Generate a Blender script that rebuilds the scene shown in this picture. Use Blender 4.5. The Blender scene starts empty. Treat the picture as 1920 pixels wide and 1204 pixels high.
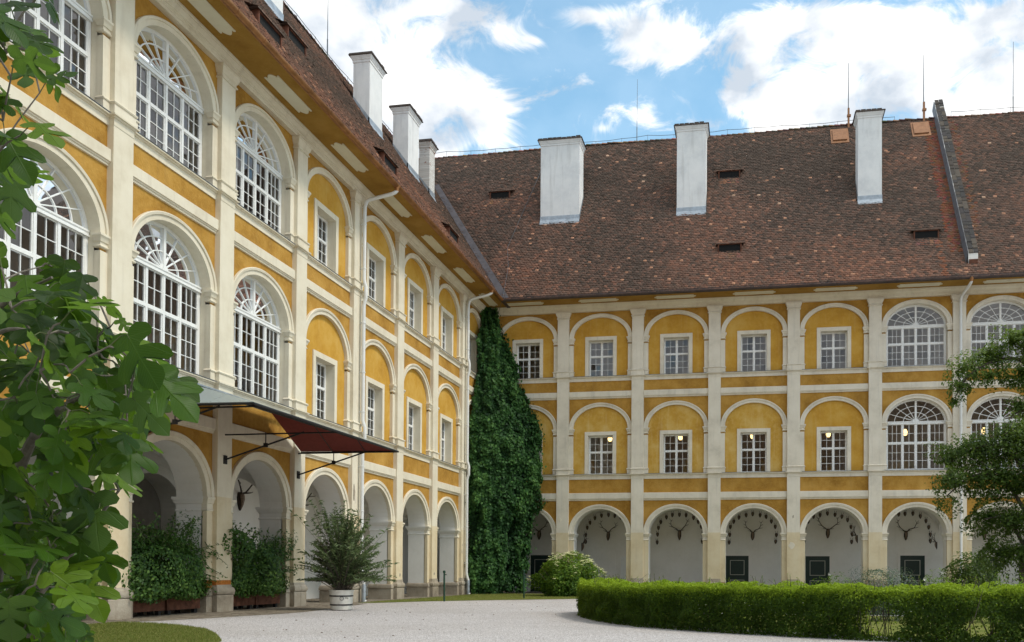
import bpy, math, random
import numpy as np
from mathutils import Vector, Matrix, noise
random.seed(7); RNG = np.random.default_rng(11)
C = bpy.context.scene.collection
SC = bpy.context.scene
rad = math.radians

# ------------------------------------------------------------------ camera
cam_d = bpy.data.cameras.new('camera'); cam = bpy.data.objects.new('camera', cam_d); C.objects.link(cam)
YAW, PITCH, ROLL = -0.1703408, 0.01557479, 0.00528131
CAM = Vector((15.5567, -49.4616, 1.3410))
_f = Vector((math.sin(YAW)*math.cos(PITCH), math.cos(YAW)*math.cos(PITCH), math.sin(PITCH)))
_r0 = Vector((math.cos(YAW), -math.sin(YAW), 0)); _u0 = _r0.cross(_f)
_r = _r0*math.cos(ROLL) + _u0*math.sin(ROLL); _u = _u0*math.cos(ROLL) - _r0*math.sin(ROLL)
M = Matrix.Identity(4)
for i in range(3):
    M[i][0] = _r[i]; M[i][1] = _u[i]; M[i][2] = -_f[i]; M[i][3] = CAM[i]
cam.matrix_world = M
cam_d.sensor_width = 36.0; cam_d.sensor_fit = 'HORIZONTAL'
cam_d.lens = 1625.7163/1920*36
cam_d.shift_x = -(1127.4386-960)/1920
cam_d.shift_y = (1040.9741-602)/1920
cam_d.clip_end = 2000; cam_d.clip_start = 0.1
SC.camera = cam

# ------------------------------------------------------------------ light and sky
SUN_EL, SUN_AZ = rad(54), rad(99)          # azimuth clockwise from +Y
world = bpy.data.worlds.new("World"); SC.world = world; world.use_nodes = True
NT = world.node_tree; NT.nodes.clear()
def wn(t, **k):
    n = NT.nodes.new(t)
    for a, b in k.items(): setattr(n, a, b)
    return n
def wl(a, b): NT.links.new(a, b)
def wm(op, a, b=None, c=None, clamp=False):
    n = wn('ShaderNodeMath', operation=op); n.use_clamp = clamp
    for i, v in enumerate((a, b, c)):
        if v is None: continue
        if isinstance(v, (int, float)): n.inputs[i].default_value = v
        else: wl(v, n.inputs[i])
    return n.outputs[0]
sky = wn('ShaderNodeTexSky', sky_type='NISHITA')
sky.sun_disc = False; sky.sun_elevation = SUN_EL; sky.sun_rotation = SUN_AZ
sky.air_density = 1.0; sky.dust_density = 1.0; sky.ozone_density = 0.6
tc = wn('ShaderNodeTexCoord'); sep = wn('ShaderNodeSeparateXYZ'); wl(tc.outputs['Generated'], sep.inputs[0])
az = wm('MULTIPLY', wm('ARCTAN2', sep.outputs[0], sep.outputs[1]), 57.29578)
el = wm('MULTIPLY', wm('ARCSINE', wm('MAXIMUM', wm('MINIMUM', sep.outputs[2], 0.9999), -0.9999)), 57.29578)
CL = [(-26.8, 30.0, 6.4, 4.2, 1.3), (-22.7, 26.7, 5.2, 3.0, 1.2), (-18.6, 28.2, 3.9, 2.3, 1.1), (-19.7, 32.1, 4.2, 1.3, 0.9), (-16.9, 31.5, 1.6, 0.8, 0.5), (-22.8, 31.3, 2.7, 1.8, 0.8), (-28.0, 25.3, 4.9, 3.2, 1.2), (-37.1, 27.9, 7.4, 5.9, 1.2), (-14.5, 31.4, 1.0, 0.4, 0.55), (-10.6, 32.8, 2.5, 0.6, 0.8), (-8.1, 31.7, 2.5, 1.0, 0.8), (-4.9, 31.1, 2.5, 1.3, 0.9), (-7.0, 27.8, 1.3, 0.8, 0.8), (-9.8, 27.1, 0.6, 0.3, 0.45), (0.7, 31.6, 2.4, 1.5, 0.9), (2.4, 29.1, 3.7, 2.4, 1.25), (-0.3, 28.2, 2.4, 1.1, 0.9), (5.8, 28.8, 3.9, 2.3, 1.3), (5.1, 31.7, 2.9, 1.2, 0.9), (9.0, 27.0, 3.4, 1.6, 1.2), (12.1, 30.2, 3.9, 2.0, 1.2), (15.1, 28.1, 3.1, 2.0, 1.2), (14.2, 26.2, 2.6, 0.8, 0.95), (-2.8, 27.1, 1.2, 0.4, 0.6), (7.7, 30.6, 2.9, 1.3, 0.8),
      (24, 30, 6, 4, 1.2), (30, 22, 7, 3, 1.0), (-48, 22, 7, 4, 1.0), (-8, 38, 9, 2.5, 1.0), (14, 37, 8, 3, 1.0), (-30, 40, 9, 3, 1.1)]
dens = None
for a0, e0, sa, se, w in CL:
    da = wm('DIVIDE', wm('SUBTRACT', az, a0), sa*0.8); de = wm('DIVIDE', wm('SUBTRACT', el, e0), se*0.8)
    g = wm('MULTIPLY', wm('EXPONENT', wm('MULTIPLY', wm('MULTIPLY_ADD', da, da, wm('MULTIPLY', de, de)), -0.8)), w)
    dens = g if dens is None else wm('ADD', dens, g)
dens = wm('MINIMUM', dens, 0.92)
# fbm that breaks the cloud edges; overhead and behind the same clouds go on as plain fbm cover
mp = wn('ShaderNodeCombineXYZ'); wl(az, mp.inputs[0]); wl(wm('MULTIPLY', el, 1.5), mp.inputs[1])
n1 = wn('ShaderNodeTexNoise'); n1.inputs['Scale'].default_value = 0.20; n1.inputs['Detail'].default_value = 11; n1.inputs['Roughness'].default_value = 0.64; n1.inputs['Distortion'].default_value = 0.9
wl(mp.outputs[0], n1.inputs['Vector'])
n2 = wn('ShaderNodeTexNoise'); n2.inputs['Scale'].default_value = 3.2; n2.inputs['Detail'].default_value = 6
wl(tc.outputs['Generated'], n2.inputs['Vector'])
far = wm('MULTIPLY', wm('SUBTRACT', wm('MAXIMUM', wm('DIVIDE', wm('ABSOLUTE', wm('ADD', az, 8)), 38), wm('DIVIDE', el, 41)), 1.0), 6.0, clamp=True)
gen = wm('MULTIPLY', wm('ADD', wm('MULTIPLY', wm('SUBTRACT', n2.outputs[0], 0.40), 5.0), 0.2), far)
near = wm('MULTIPLY', dens, wm('SUBTRACT', 1.0, far))
fb = wm('MULTIPLY', wm('SUBTRACT', n1.outputs[0], 0.49), 3.6)
cov = wm('ADD', wm('ADD', near, gen), fb)
mr = wn('ShaderNodeMapRange', interpolation_type='SMOOTHSTEP'); mr.inputs['From Min'].default_value = 0.16; mr.inputs['From Max'].default_value = 0.88
wl(cov, mr.inputs['Value'])
mr.inputs['To Min'].default_value = 0.10; mr.inputs['To Max'].default_value = 1.0
shade = wn('ShaderNodeTexNoise'); shade.inputs['Scale'].default_value = 0.19; shade.inputs['Detail'].default_value = 8; wl(mp.outputs[0], shade.inputs['Vector'])
cr = wn('ShaderNodeValToRGB'); wl(shade.outputs[0], cr.inputs[0])
cr.color_ramp.elements[0].position = 0.36; cr.color_ramp.elements[0].color = (0.47, 0.53, 0.61, 1)
cr.color_ramp.elements[1].position = 0.60; cr.color_ramp.elements[1].color = (1.0, 1.0, 1.0, 1)
SKY_STR = 0.15; CLOUD = 6.9
cs = wn('ShaderNodeMixRGB', blend_type='MULTIPLY'); cs.inputs[0].default_value = 1; wl(cr.outputs[0], cs.inputs[1]); cs.inputs[2].default_value = (CLOUD, CLOUD*0.995, CLOUD*0.98, 1)
mix = wn('ShaderNodeMixRGB'); wl(mr.outputs[0], mix.inputs[0]); tn = wn('ShaderNodeMixRGB', blend_type='MULTIPLY'); tn.inputs[0].default_value = 1; wl(sky.outputs[0], tn.inputs[1]); tn.inputs[2].default_value = (1.05, 1.42, 1.30, 1); wl(tn.outputs[0], mix.inputs[1]); wl(cs.outputs[0], mix.inputs[2])
bg = wn('ShaderNodeBackground'); bg.inputs[1].default_value = SKY_STR; wl(mix.outputs[0], bg.inputs[0])
wo = wn('ShaderNodeOutputWorld'); wl(bg.outputs[0], wo.inputs[0])
sd = bpy.data.lights.new('sun', 'SUN'); sd.energy = 1.8; sd.angle = rad(11); sd.color = (1.0, 0.93, 0.82)
sun = bpy.data.objects.new('sun', sd); C.objects.link(sun)
_sd = Vector((math.sin(SUN_AZ)*math.cos(SUN_EL), math.cos(SUN_AZ)*math.cos(SUN_EL), math.sin(SUN_EL)))
sun.rotation_euler = _sd.to_track_quat('Z', 'Y').to_euler(); sun.location = (30, -40, 60)
VS = SC.view_settings
VS.view_transform = 'Standard'; VS.look = 'None'; VS.gamma = 1; VS.use_curve_mapping = False
VS.exposure = 0.44
SC.cycles.max_bounces = 8; SC.cycles.transparent_max_bounces = 12; SC.cycles.diffuse_bounces = 4

# ------------------------------------------------------------------ materials
MATS = {}
class NB:
    def __init__(s, name):
        s.m = bpy.data.materials.new(name); s.m.use_nodes = True; s.t = s.m.node_tree; s.t.nodes.clear()
        s.out = s.n('ShaderNodeOutputMaterial'); MATS[name] = s.m
    def n(s, t, **k):
        x = s.t.nodes.new(t)
        for a, b in k.items(): setattr(x, a, b)
        return x
    def l(s, a, b): s.t.links.new(a, b)
    def noise(s, scale, detail=4, rough=.55, vec=None, dist=0):
        x = s.n('ShaderNodeTexNoise'); x.inputs['Scale'].default_value = scale; x.inputs['Detail'].default_value = detail
        x.inputs['Roughness'].default_value = rough; x.inputs['Distortion'].default_value = dist
        if vec is not None: s.l(vec, x.inputs['Vector'])
        return x.outputs[0]
    def ramp(s, fac, stops):
        x = s.n('ShaderNodeValToRGB'); s.l(fac, x.inputs[0]); e = x.color_ramp.elements
        while len(e) < len(stops): e.new(0.5)
        for i, (p, c) in enumerate(stops):
            e[i].position = p; e[i].color = (*c, 1) if len(c) == 3 else c
        return x.outputs[0]
    def mix(s, fac, a, b, mode='MIX'):
        x = s.n('ShaderNodeMixRGB', blend_type=mode)
        for i, v in ((0, fac), (1, a), (2, b)):
            if isinstance(v, (int, float)): x.inputs[i].default_value = v
            elif isinstance(v, tuple): x.inputs[i].default_value = (*v, 1)
            else: s.l(v, x.inputs[i])
        return x.outputs[0]
    def math(s, op, a, b=0, clamp=False):
        x = s.n('ShaderNodeMath', operation=op); x.use_clamp = clamp
        for i, v in enumerate((a, b)):
            if isinstance(v, (int, float)): x.inputs[i].default_value = v
            else: s.l(v, x.inputs[i])
        return x.outputs[0]
    def pos(s, sx=1, sy=1, sz=1):
        g = s.n('ShaderNodeNewGeometry'); mp_ = s.n('ShaderNodeMapping'); mp_.inputs['Scale'].default_value = (sx, sy, sz)
        s.l(g.outputs['Position'], mp_.inputs['Vector']); return mp_.outputs[0]
    def bump(s, h, strength=.3, dist=.02):
        x = s.n('ShaderNodeBump'); x.inputs['Strength'].default_value = strength; x.inputs['Distance'].default_value = dist
        s.l(h, x.inputs['Height']); return x.outputs[0]
    def bsdf(s, col, rough=.8, metal=0, spec=.3, normal=None, **k):
        x = s.n('ShaderNodeBsdfPrincipled')
        for nm, v in (('Base Color', col), ('Roughness', rough), ('Metallic', metal), ('Specular IOR Level', spec)):
            if isinstance(v, tuple): x.inputs[nm].default_value = (*v, 1)
            elif isinstance(v, (int, float)): x.inputs[nm].default_value = v
            else: s.l(v, x.inputs[nm])
        if normal is not None: s.l(normal, x.inputs['Normal'])
        for nm, v in k.items(): x.inputs[nm].default_value = v
        return x.outputs[0]
    def done(s, sh): s.l(sh, s.out.inputs[0]); return s.m

def plaster(name, base, dark, light, bscale=40, bstr=.15, stain=(.45, .40, .33), stain_amt=.35, rough=.9, low=None):
    b = NB(name); p = b.pos()
    big = b.noise(.9, 5, .6, p); med = b.noise(6, 5, .65, p); fine = b.noise(bscale, 3, .7, p)
    col = b.ramp(big, [(.30, dark), (.5, base), (.72, light)])
    col = b.mix(b.math('MULTIPLY', b.math('SUBTRACT', med, .45, True), 1.6, True), col, light)
    streak = b.noise(1, 5, .6, b.pos(5.0, 5.0, .35))
    sm = b.math('MULTIPLY', b.math('SUBTRACT', streak, .54, True), 4.0, True)
    col = b.mix(b.math('MULTIPLY', sm, stain_amt), col, stain)
    spots = b.noise(2.3, 8, .7, p)
    col = b.mix(b.math('MULTIPLY', b.math('SUBTRACT', spots, .60, True), 2.2*stain_amt, True), col, stain)
    h = b.math('ADD', b.math('MULTIPLY', fine, .7), b.math('MULTIPLY', med, .4))
    return b.done(b.bsdf(col, rough, spec=.2, normal=b.bump(h, bstr, .02)))
plaster('cream_plaster', (.70, .635, .50), (.62, .55, .42), (.75, .69, .56), 45, .12, (.46, .39, .29), .45)
plaster('cream_plaster_low', (.66, .55, .37), (.58, .47, .30), (.72, .63, .46), 45, .12, (.45, .36, .24), .35)
plaster('grey_plaster', (.69, .63, .52), (.57, .515, .42), (.76, .70, .59), 45, .15, (.40, .38, .34), .40)
plaster('yellow_smooth', (.53, .290, .042), (.44, .220, .028), (.60, .37, .09), 30, .06, (.60, .45, .20), .25)
plaster('yellow_worn', (.55, .320, .055), (.45, .235, .03), (.65, .45, .16), 30, .10, (.68, .52, .26), .55)
plaster('yellow_rough', (.40, .212, .038), (.28, .138, .022), (.53, .31, .075), 16, 1.0, (.30, .18, .06), .40)
plaster('white_plaster', (.78, .755, .71), (.72, .70, .65), (.82, .80, .76), 50, .06, (.55, .52, .46), .15)
plaster('chimney_white', (.72, .725, .72), (.62, .63, .635), (.78, .78, .77), 40, .25, (.42, .41, .39), .55)
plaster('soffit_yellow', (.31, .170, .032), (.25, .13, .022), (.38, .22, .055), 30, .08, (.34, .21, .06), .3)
plaster('soffit_cream', (.66, .61, .47), (.60, .55, .42), (.70, .66, .52), 30, .06, (.5, .45, .35), .2)
plaster('plinth_stone', (.33, .28, .215), (.20, .165, .12), (.46, .41, .33), 18, .8, (.15, .12, .09), .5)
plaster('passage_wall', (.20, .18, .155), (.15, .13, .11), (.25, .23, .20), 20, .05, (.12, .1, .08), .3)  # darker than the room walls; the passage's shade is put into this colour
plaster('room_wall', (.66, .58, .50), (.58, .50, .42), (.72, .65, .57), 20, .05, (.3, .26, .2), .2)

def simple(name, col, rough=.5, metal=0, spec=.4, var=.15, bstr=.0, scale=8, **k):
    b = NB(name); n_ = b.noise(scale, 5, .6, b.pos())
    c = b.ramp(n_, [(.3, tuple(v*(1-var) for v in col)), (.7, tuple(min(1, v*(1+var)) for v in col))])
    return b.done(b.bsdf(c, rough, metal, spec, b.bump(n_, bstr) if bstr else None, **k))
simple('white_paint', (.78, .78, .76), .45, var=.04)
simple('copper_gutter', (.36, .175, .075), .42, .75, var=.3, scale=3)
simple('dark_gutter', (.075, .055, .05), .5, .4, var=.3, scale=3)
simple('valley_metal', (.085, .075, .08), .55, .3, var=.3, scale=2)
simple('zinc', (.36, .40, .44), .5, .55, var=.2, scale=4)
simple('dark_zinc', (.17, .18, .20), .55, .5, var=.25, scale=4)
simple('pipe_white', (.70, .70, .68), .45, var=.06, scale=2)
simple('dark_iron', (.02, .02, .022), .5, .3, var=.2)
simple('wire_metal', (.12, .13, .14), .5, .6)
simple('rust', (.125, .052, .032), .8, .1, .2, var=.45, bstr=.2, scale=6)
simple('orange_rust', (.42, .15, .035), .9, 0, .1, var=.4, bstr=.3, scale=22)
simple('door_green', (.012, .030, .026), .4, var=.2)
simple('door_line', (.42, .42, .36), .5, var=.05)
simple('black_void', (.006, .006, .006), .9)
simple('dark_wood', (.030, .020, .014), .6, var=.4, scale=20)
simple('antler_bone', (.050, .036, .026), .55, var=.4, scale=30)
simple('skull_bone', (.20, .14, .10), .6, var=.4, scale=20)
simple('copper_lid', (.30, .145, .07), .5, .4, var=.2, scale=4)
simple('cap_tile', (.065, .05, .042), .85, var=.4, bstr=.3, scale=14)
simple('tub_white', (.66, .64, .58), .5, var=.08)
simple('canopy_red', (.20, .038, .030), .8, var=.12)
simple('post_green', (.012, .05, .028), .4, var=.1)
simple('trunk_bark', (.085, .07, .055), .9, var=.5, bstr=.6, scale=12)
simple('fig_bark', (.16, .14, .115), .85, var=.4, bstr=.4, scale=18)
simple('fig_stem', (.075, .095, .03), .6, var=.3)
simple('fig_fruit', (.018, .03, .012), .45, var=.5, scale=20)
simple('stem_green', (.07, .10, .03), .7, var=.3)
simple('petal_cream', (.62, .62, .32), .7, var=.15, scale=30)
simple('petal_white', (.75, .74, .68), .7, var=.1, scale=30)
simple('core_shade', (.012, .02, .008), .95, var=.3)
simple('soil', (.05, .038, .028), .95, var=.4)
simple('room_floor', (.30, .20, .14), .6)
simple('dead_leaf', (.14, .075, .03), .8, var=.5)

b = NB('window_glass')
tr = b.n('ShaderNodeBsdfTransparent'); tr.inputs[0].default_value = (.86, .87, .86, 1)
gl = b.n('ShaderNodeBsdfGlossy'); gl.inputs['Roughness'].default_value = .015; gl.inputs[0].default_value = (.92, .95, 1.0, 1)
fr = b.n('ShaderNodeFresnel'); fr.inputs[0].default_value = 1.62
wv = b.bump(b.noise(1.1, 2, .5, b.pos()), .06, .05); b.l(wv, gl.inputs['Normal'])
ms = b.n('ShaderNodeMixShader'); b.l(b.math('MULTIPLY', fr.outputs[0], 1.3, True), ms.inputs[0]); b.l(tr.outputs[0], ms.inputs[1]); b.l(gl.outputs[0], ms.inputs[2]); b.done(ms.outputs[0])
b = NB('canopy_glass')
d1 = b.n('ShaderNodeBsdfTranslucent'); d1.inputs[0].default_value = (.55, .62, .60, 1)
p1 = b.bsdf((.36, .42, .41), .25, spec=.6)
ms = b.n('ShaderNodeMixShader'); ms.inputs[0].default_value = .25; b.l(p1, ms.inputs[1]); b.l(d1.outputs[0], ms.inputs[2]); b.done(ms.outputs[0])
b = NB('lamp_glow'); e = b.n('ShaderNodeEmission'); e.inputs[0].default_value = (1.0, .66, .27, 1); e.inputs[1].default_value = 2.6; b.done(e.outputs[0])

b = NB('roof_tile')
at = b.n('ShaderNodeVertexColor', layer_name='tint')
n_ = b.noise(30, 4, .7, b.pos()); c = b.mix(.55, at.outputs[0], b.ramp(n_, [(.3, (.62, .62, .62)), (.7, (1.38, 1.34, 1.30))]), 'MULTIPLY')
lich = b.noise(7, 6, .75, b.pos()); c = b.mix(b.math('MULTIPLY', b.math('SUBTRACT', lich, .62, True), 1.6, True), c, (.12, .10, .085))
b.done(b.bsdf(c, .85, spec=.25, normal=b.bump(n_, .35, .01)))

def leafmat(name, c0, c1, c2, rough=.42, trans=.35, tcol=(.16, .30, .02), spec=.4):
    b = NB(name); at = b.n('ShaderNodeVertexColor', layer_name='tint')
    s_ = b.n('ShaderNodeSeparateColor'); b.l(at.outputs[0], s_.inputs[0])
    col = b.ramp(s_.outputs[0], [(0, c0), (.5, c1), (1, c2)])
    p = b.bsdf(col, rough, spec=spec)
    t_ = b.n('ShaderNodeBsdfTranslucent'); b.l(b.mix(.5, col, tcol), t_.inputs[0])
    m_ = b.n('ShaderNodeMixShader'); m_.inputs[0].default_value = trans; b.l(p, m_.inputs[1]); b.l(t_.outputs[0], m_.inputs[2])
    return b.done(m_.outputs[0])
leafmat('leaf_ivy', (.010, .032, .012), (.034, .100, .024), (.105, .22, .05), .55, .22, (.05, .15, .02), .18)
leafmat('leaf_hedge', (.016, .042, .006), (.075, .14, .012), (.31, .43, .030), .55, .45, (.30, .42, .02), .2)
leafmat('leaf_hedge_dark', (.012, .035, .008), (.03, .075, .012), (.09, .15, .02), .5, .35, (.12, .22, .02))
leafmat('leaf_tree', (.026, .052, .010), (.070, .130, .020), (.19, .27, .045), .45, .42, (.20, .30, .02), .3)
leafmat('leaf_bush', (.03, .08, .012), (.11, .21, .022), (.28, .38, .045), .5, .4, (.22, .36, .02), .25)
leafmat('leaf_hornbeam', (.022, .055, .012), (.060, .14, .026), (.16, .27, .05), .45, .35, (.12, .24, .02), .3)
leafmat('leaf_oleander', (.08, .12, .055), (.17, .235, .105), (.32, .39, .19), .45, .3, (.16, .26, .05), .3)
leafmat('leaf_rose', (.05, .085, .06), (.10, .15, .11), (.20, .26, .20), .5, .25, (.14, .22, .06))
leafmat('leaf_grass', (.10, .14, .022), (.20, .24, .04), (.40, .36, .13), .6, .35, (.2, .3, .03))

b = NB('fig_leaf')      # veins run along the lobes, drawn from the leaf's own flat coordinates
uv = b.n('ShaderNodeUVMap'); sp = b.n('ShaderNodeSeparateXYZ'); b.l(uv.outputs[0], sp.inputs[0])
ax = b.math('ABSOLUTE', sp.outputs[0]); yy = sp.outputs[1]; vein = None
for ang, w in ((0, .012), (38, .009), (78, .007)):
    c_, s_ = math.cos(rad(ang)), math.sin(rad(ang))
    y0 = b.math('SUBTRACT', yy, .06)
    dist = b.math('ABSOLUTE', b.math('SUBTRACT', b.math('MULTIPLY', ax, c_), b.math('MULTIPLY', y0, s_)))
    v = b.math('SUBTRACT', 1, b.math('DIVIDE', dist, w*1.6), True)
    vein = v if vein is None else b.math('MAXIMUM', vein, v)
wv = b.n('ShaderNodeTexWave'); wv.inputs['Scale'].default_value = 5.5; wv.inputs['Distortion'].default_value = 1.2
cx = b.n('ShaderNodeCombineXYZ'); b.l(b.math('SUBTRACT', yy, b.math('MULTIPLY', ax, .8)), cx.inputs[0]); b.l(cx.outputs[0], wv.inputs['Vector'])
v2 = b.math('MULTIPLY', b.math('SUBTRACT', wv.outputs['Fac'], .86, True), 3.2, True)
vein = b.math('MAXIMUM', vein, v2)
oi = b.n('ShaderNodeObjectInfo'); at = b.n('ShaderNodeVertexColor', layer_name='tint'); s2 = b.n('ShaderNodeSeparateColor'); b.l(at.outputs[0], s2.inputs[0])
rnd = b.math('FRACT', b.math('ADD', oi.outputs['Random'], s2.outputs[0]))
col = b.ramp(rnd, [(0, (.008, .028, .004)), (.40, (.018, .060, .005)), (.72, (.045, .118, .007)), (1, (.15, .25, .014))])
col = b.mix(b.math('MULTIPLY', b.noise(30, 4, .6, b.pos()), .35), col, (.02, .05, .012))
col = b.mix(b.math('MULTIPLY', vein, .30), col, (.09, .15, .035))
geo = b.n('ShaderNodeNewGeometry')
col = b.mix(b.math('MULTIPLY', geo.outputs['Backfacing'], .45), col, (.10, .17, .07))
p = b.bsdf(col, .45, spec=.28, normal=b.bump(vein, .6, .004))
t_ = b.n('ShaderNodeBsdfTranslucent'); b.l(b.mix(.45, col, (.22, .40, .012)), t_.inputs[0])
m_ = b.n('ShaderNodeMixShader'); m_.inputs[0].default_value = .46; b.l(p, m_.inputs[1]); b.l(t_.outputs[0], m_.inputs[2]); b.done(m_.outputs[0])

b = NB('gravel')
p = b.pos(); v = b.n('ShaderNodeTexVoronoi'); v.inputs['Scale'].default_value = 46; b.l(p, v.inputs['Vector'])
v3 = b.n('ShaderNodeTexVoronoi'); v3.inputs['Scale'].default_value = 19; b.l(p, v3.inputs['Vector'])
sc_ = b.n('ShaderNodeSeparateColor'); b.l(v.outputs['Color'], sc_.inputs[0])
col = b.ramp(sc_.outputs[0], [(0, (.27, .245, .235)), (.35, (.46, .43, .415)), (.75, (.56, .53, .52)), (1, (.70, .67, .66))])
big = b.noise(.22, 5, .6, p); col = b.mix(b.math('MULTIPLY', b.math('SUBTRACT', big, .42, True), 2.0, True), col, (.37, .335, .31))
dt = b.noise(1.8, 7, .7, p); col = b.mix(b.math('MULTIPLY', b.math('SUBTRACT', dt, .60, True), 2.5, True), col, (.36, .32, .28))
h = b.math('ADD', v.outputs['Distance'], b.math('MULTIPLY', v3.outputs['Distance'], .8))
b.done(b.bsdf(col, .9, spec=.2, normal=b.bump(h, .9, .02)))
b = NB('paving')
p = b.pos(1, 1, 1); v = b.n('ShaderNodeTexVoronoi'); v.inputs['Scale'].default_value = 4.5; b.l(p, v.inputs['Vector'])
vd = b.n('ShaderNodeTexVoronoi', feature='DISTANCE_TO_EDGE'); vd.inputs['Scale'].default_value = 4.5; b.l(p, vd.inputs['Vector'])
sc_ = b.n('ShaderNodeSeparateColor'); b.l(v.outputs['Color'], sc_.inputs[0])
col = b.ramp(sc_.outputs[0], [(0, (.13, .105, .08)), (.5, (.20, .165, .125)), (1, (.27, .235, .18))])
col = b.mix(b.math('SUBTRACT', 1, b.math('MULTIPLY', vd.outputs['Distance'], 18), True), col, (.08, .07, .045))
ns = b.noise(9, 6, .7, p); col = b.mix(b.math('MULTIPLY', b.math('SUBTRACT', ns, .5, True), 1.5, True), col, (.30, .27, .22))
b.done(b.bsdf(col, .9, spec=.2, normal=b.bump(b.math('ADD', b.math('MINIMUM', vd.outputs['Distance'], .08), b.math('MULTIPLY', ns, .04)), .8, .1)))
b = NB('lawn')
p = b.pos(); col = b.ramp(b.noise(2.2, 8, .75, p), [(.3, (.08, .10, .02)), (.5, (.14, .16, .034)), (.7, (.24, .20, .08))])
b.done(b.bsdf(col, .95, spec=.1, normal=b.bump(b.noise(60, 3, .7, p), .8, .02)))
b = NB('chimney_brick')
p = b.n('ShaderNodeTexCoord'); bk = b.n('ShaderNodeTexBrick'); bk.inputs['Scale'].default_value = 1; bk.inputs['Brick Width'].default_value = .25; bk.inputs['Row Height'].default_value = .085; bk.inputs['Mortar Size'].default_value = .008
mpn = b.n('ShaderNodeMapping'); mpn.inputs['Rotation'].default_value = (rad(90), 0, rad(35)); b.l(p.outputs['Object'], mpn.inputs[0]); b.l(mpn.outputs[0], bk.inputs[0])
bk.inputs['Color1'].default_value = (.66, .65, .62, 1); bk.inputs['Color2'].default_value = (.55, .52, .48, 1); bk.inputs['Mortar'].default_value = (.45, .44, .42, 1)
sep_ = b.n('ShaderNodeSeparateXYZ'); b.l(b.pos(), sep_.inputs[0])
hi = b.math('MULTIPLY', b.math('SUBTRACT', sep_.outputs[2], 23.6), .35, True)
wr = b.math('MULTIPLY', b.math('SUBTRACT', b.noise(1.6, 7, .75, b.pos(1, 1, 2.4)), b.math('SUBTRACT', .62, b.math('MULTIPLY', hi, .12)), True), 14, True)
col = b.mix(wr, bk.outputs['Color'], (.26, .10, .06)); b.done(b.bsdf(col, .9, spec=.2, normal=b.bump(bk.outputs['Fac'], -.4, .01)))

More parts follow.
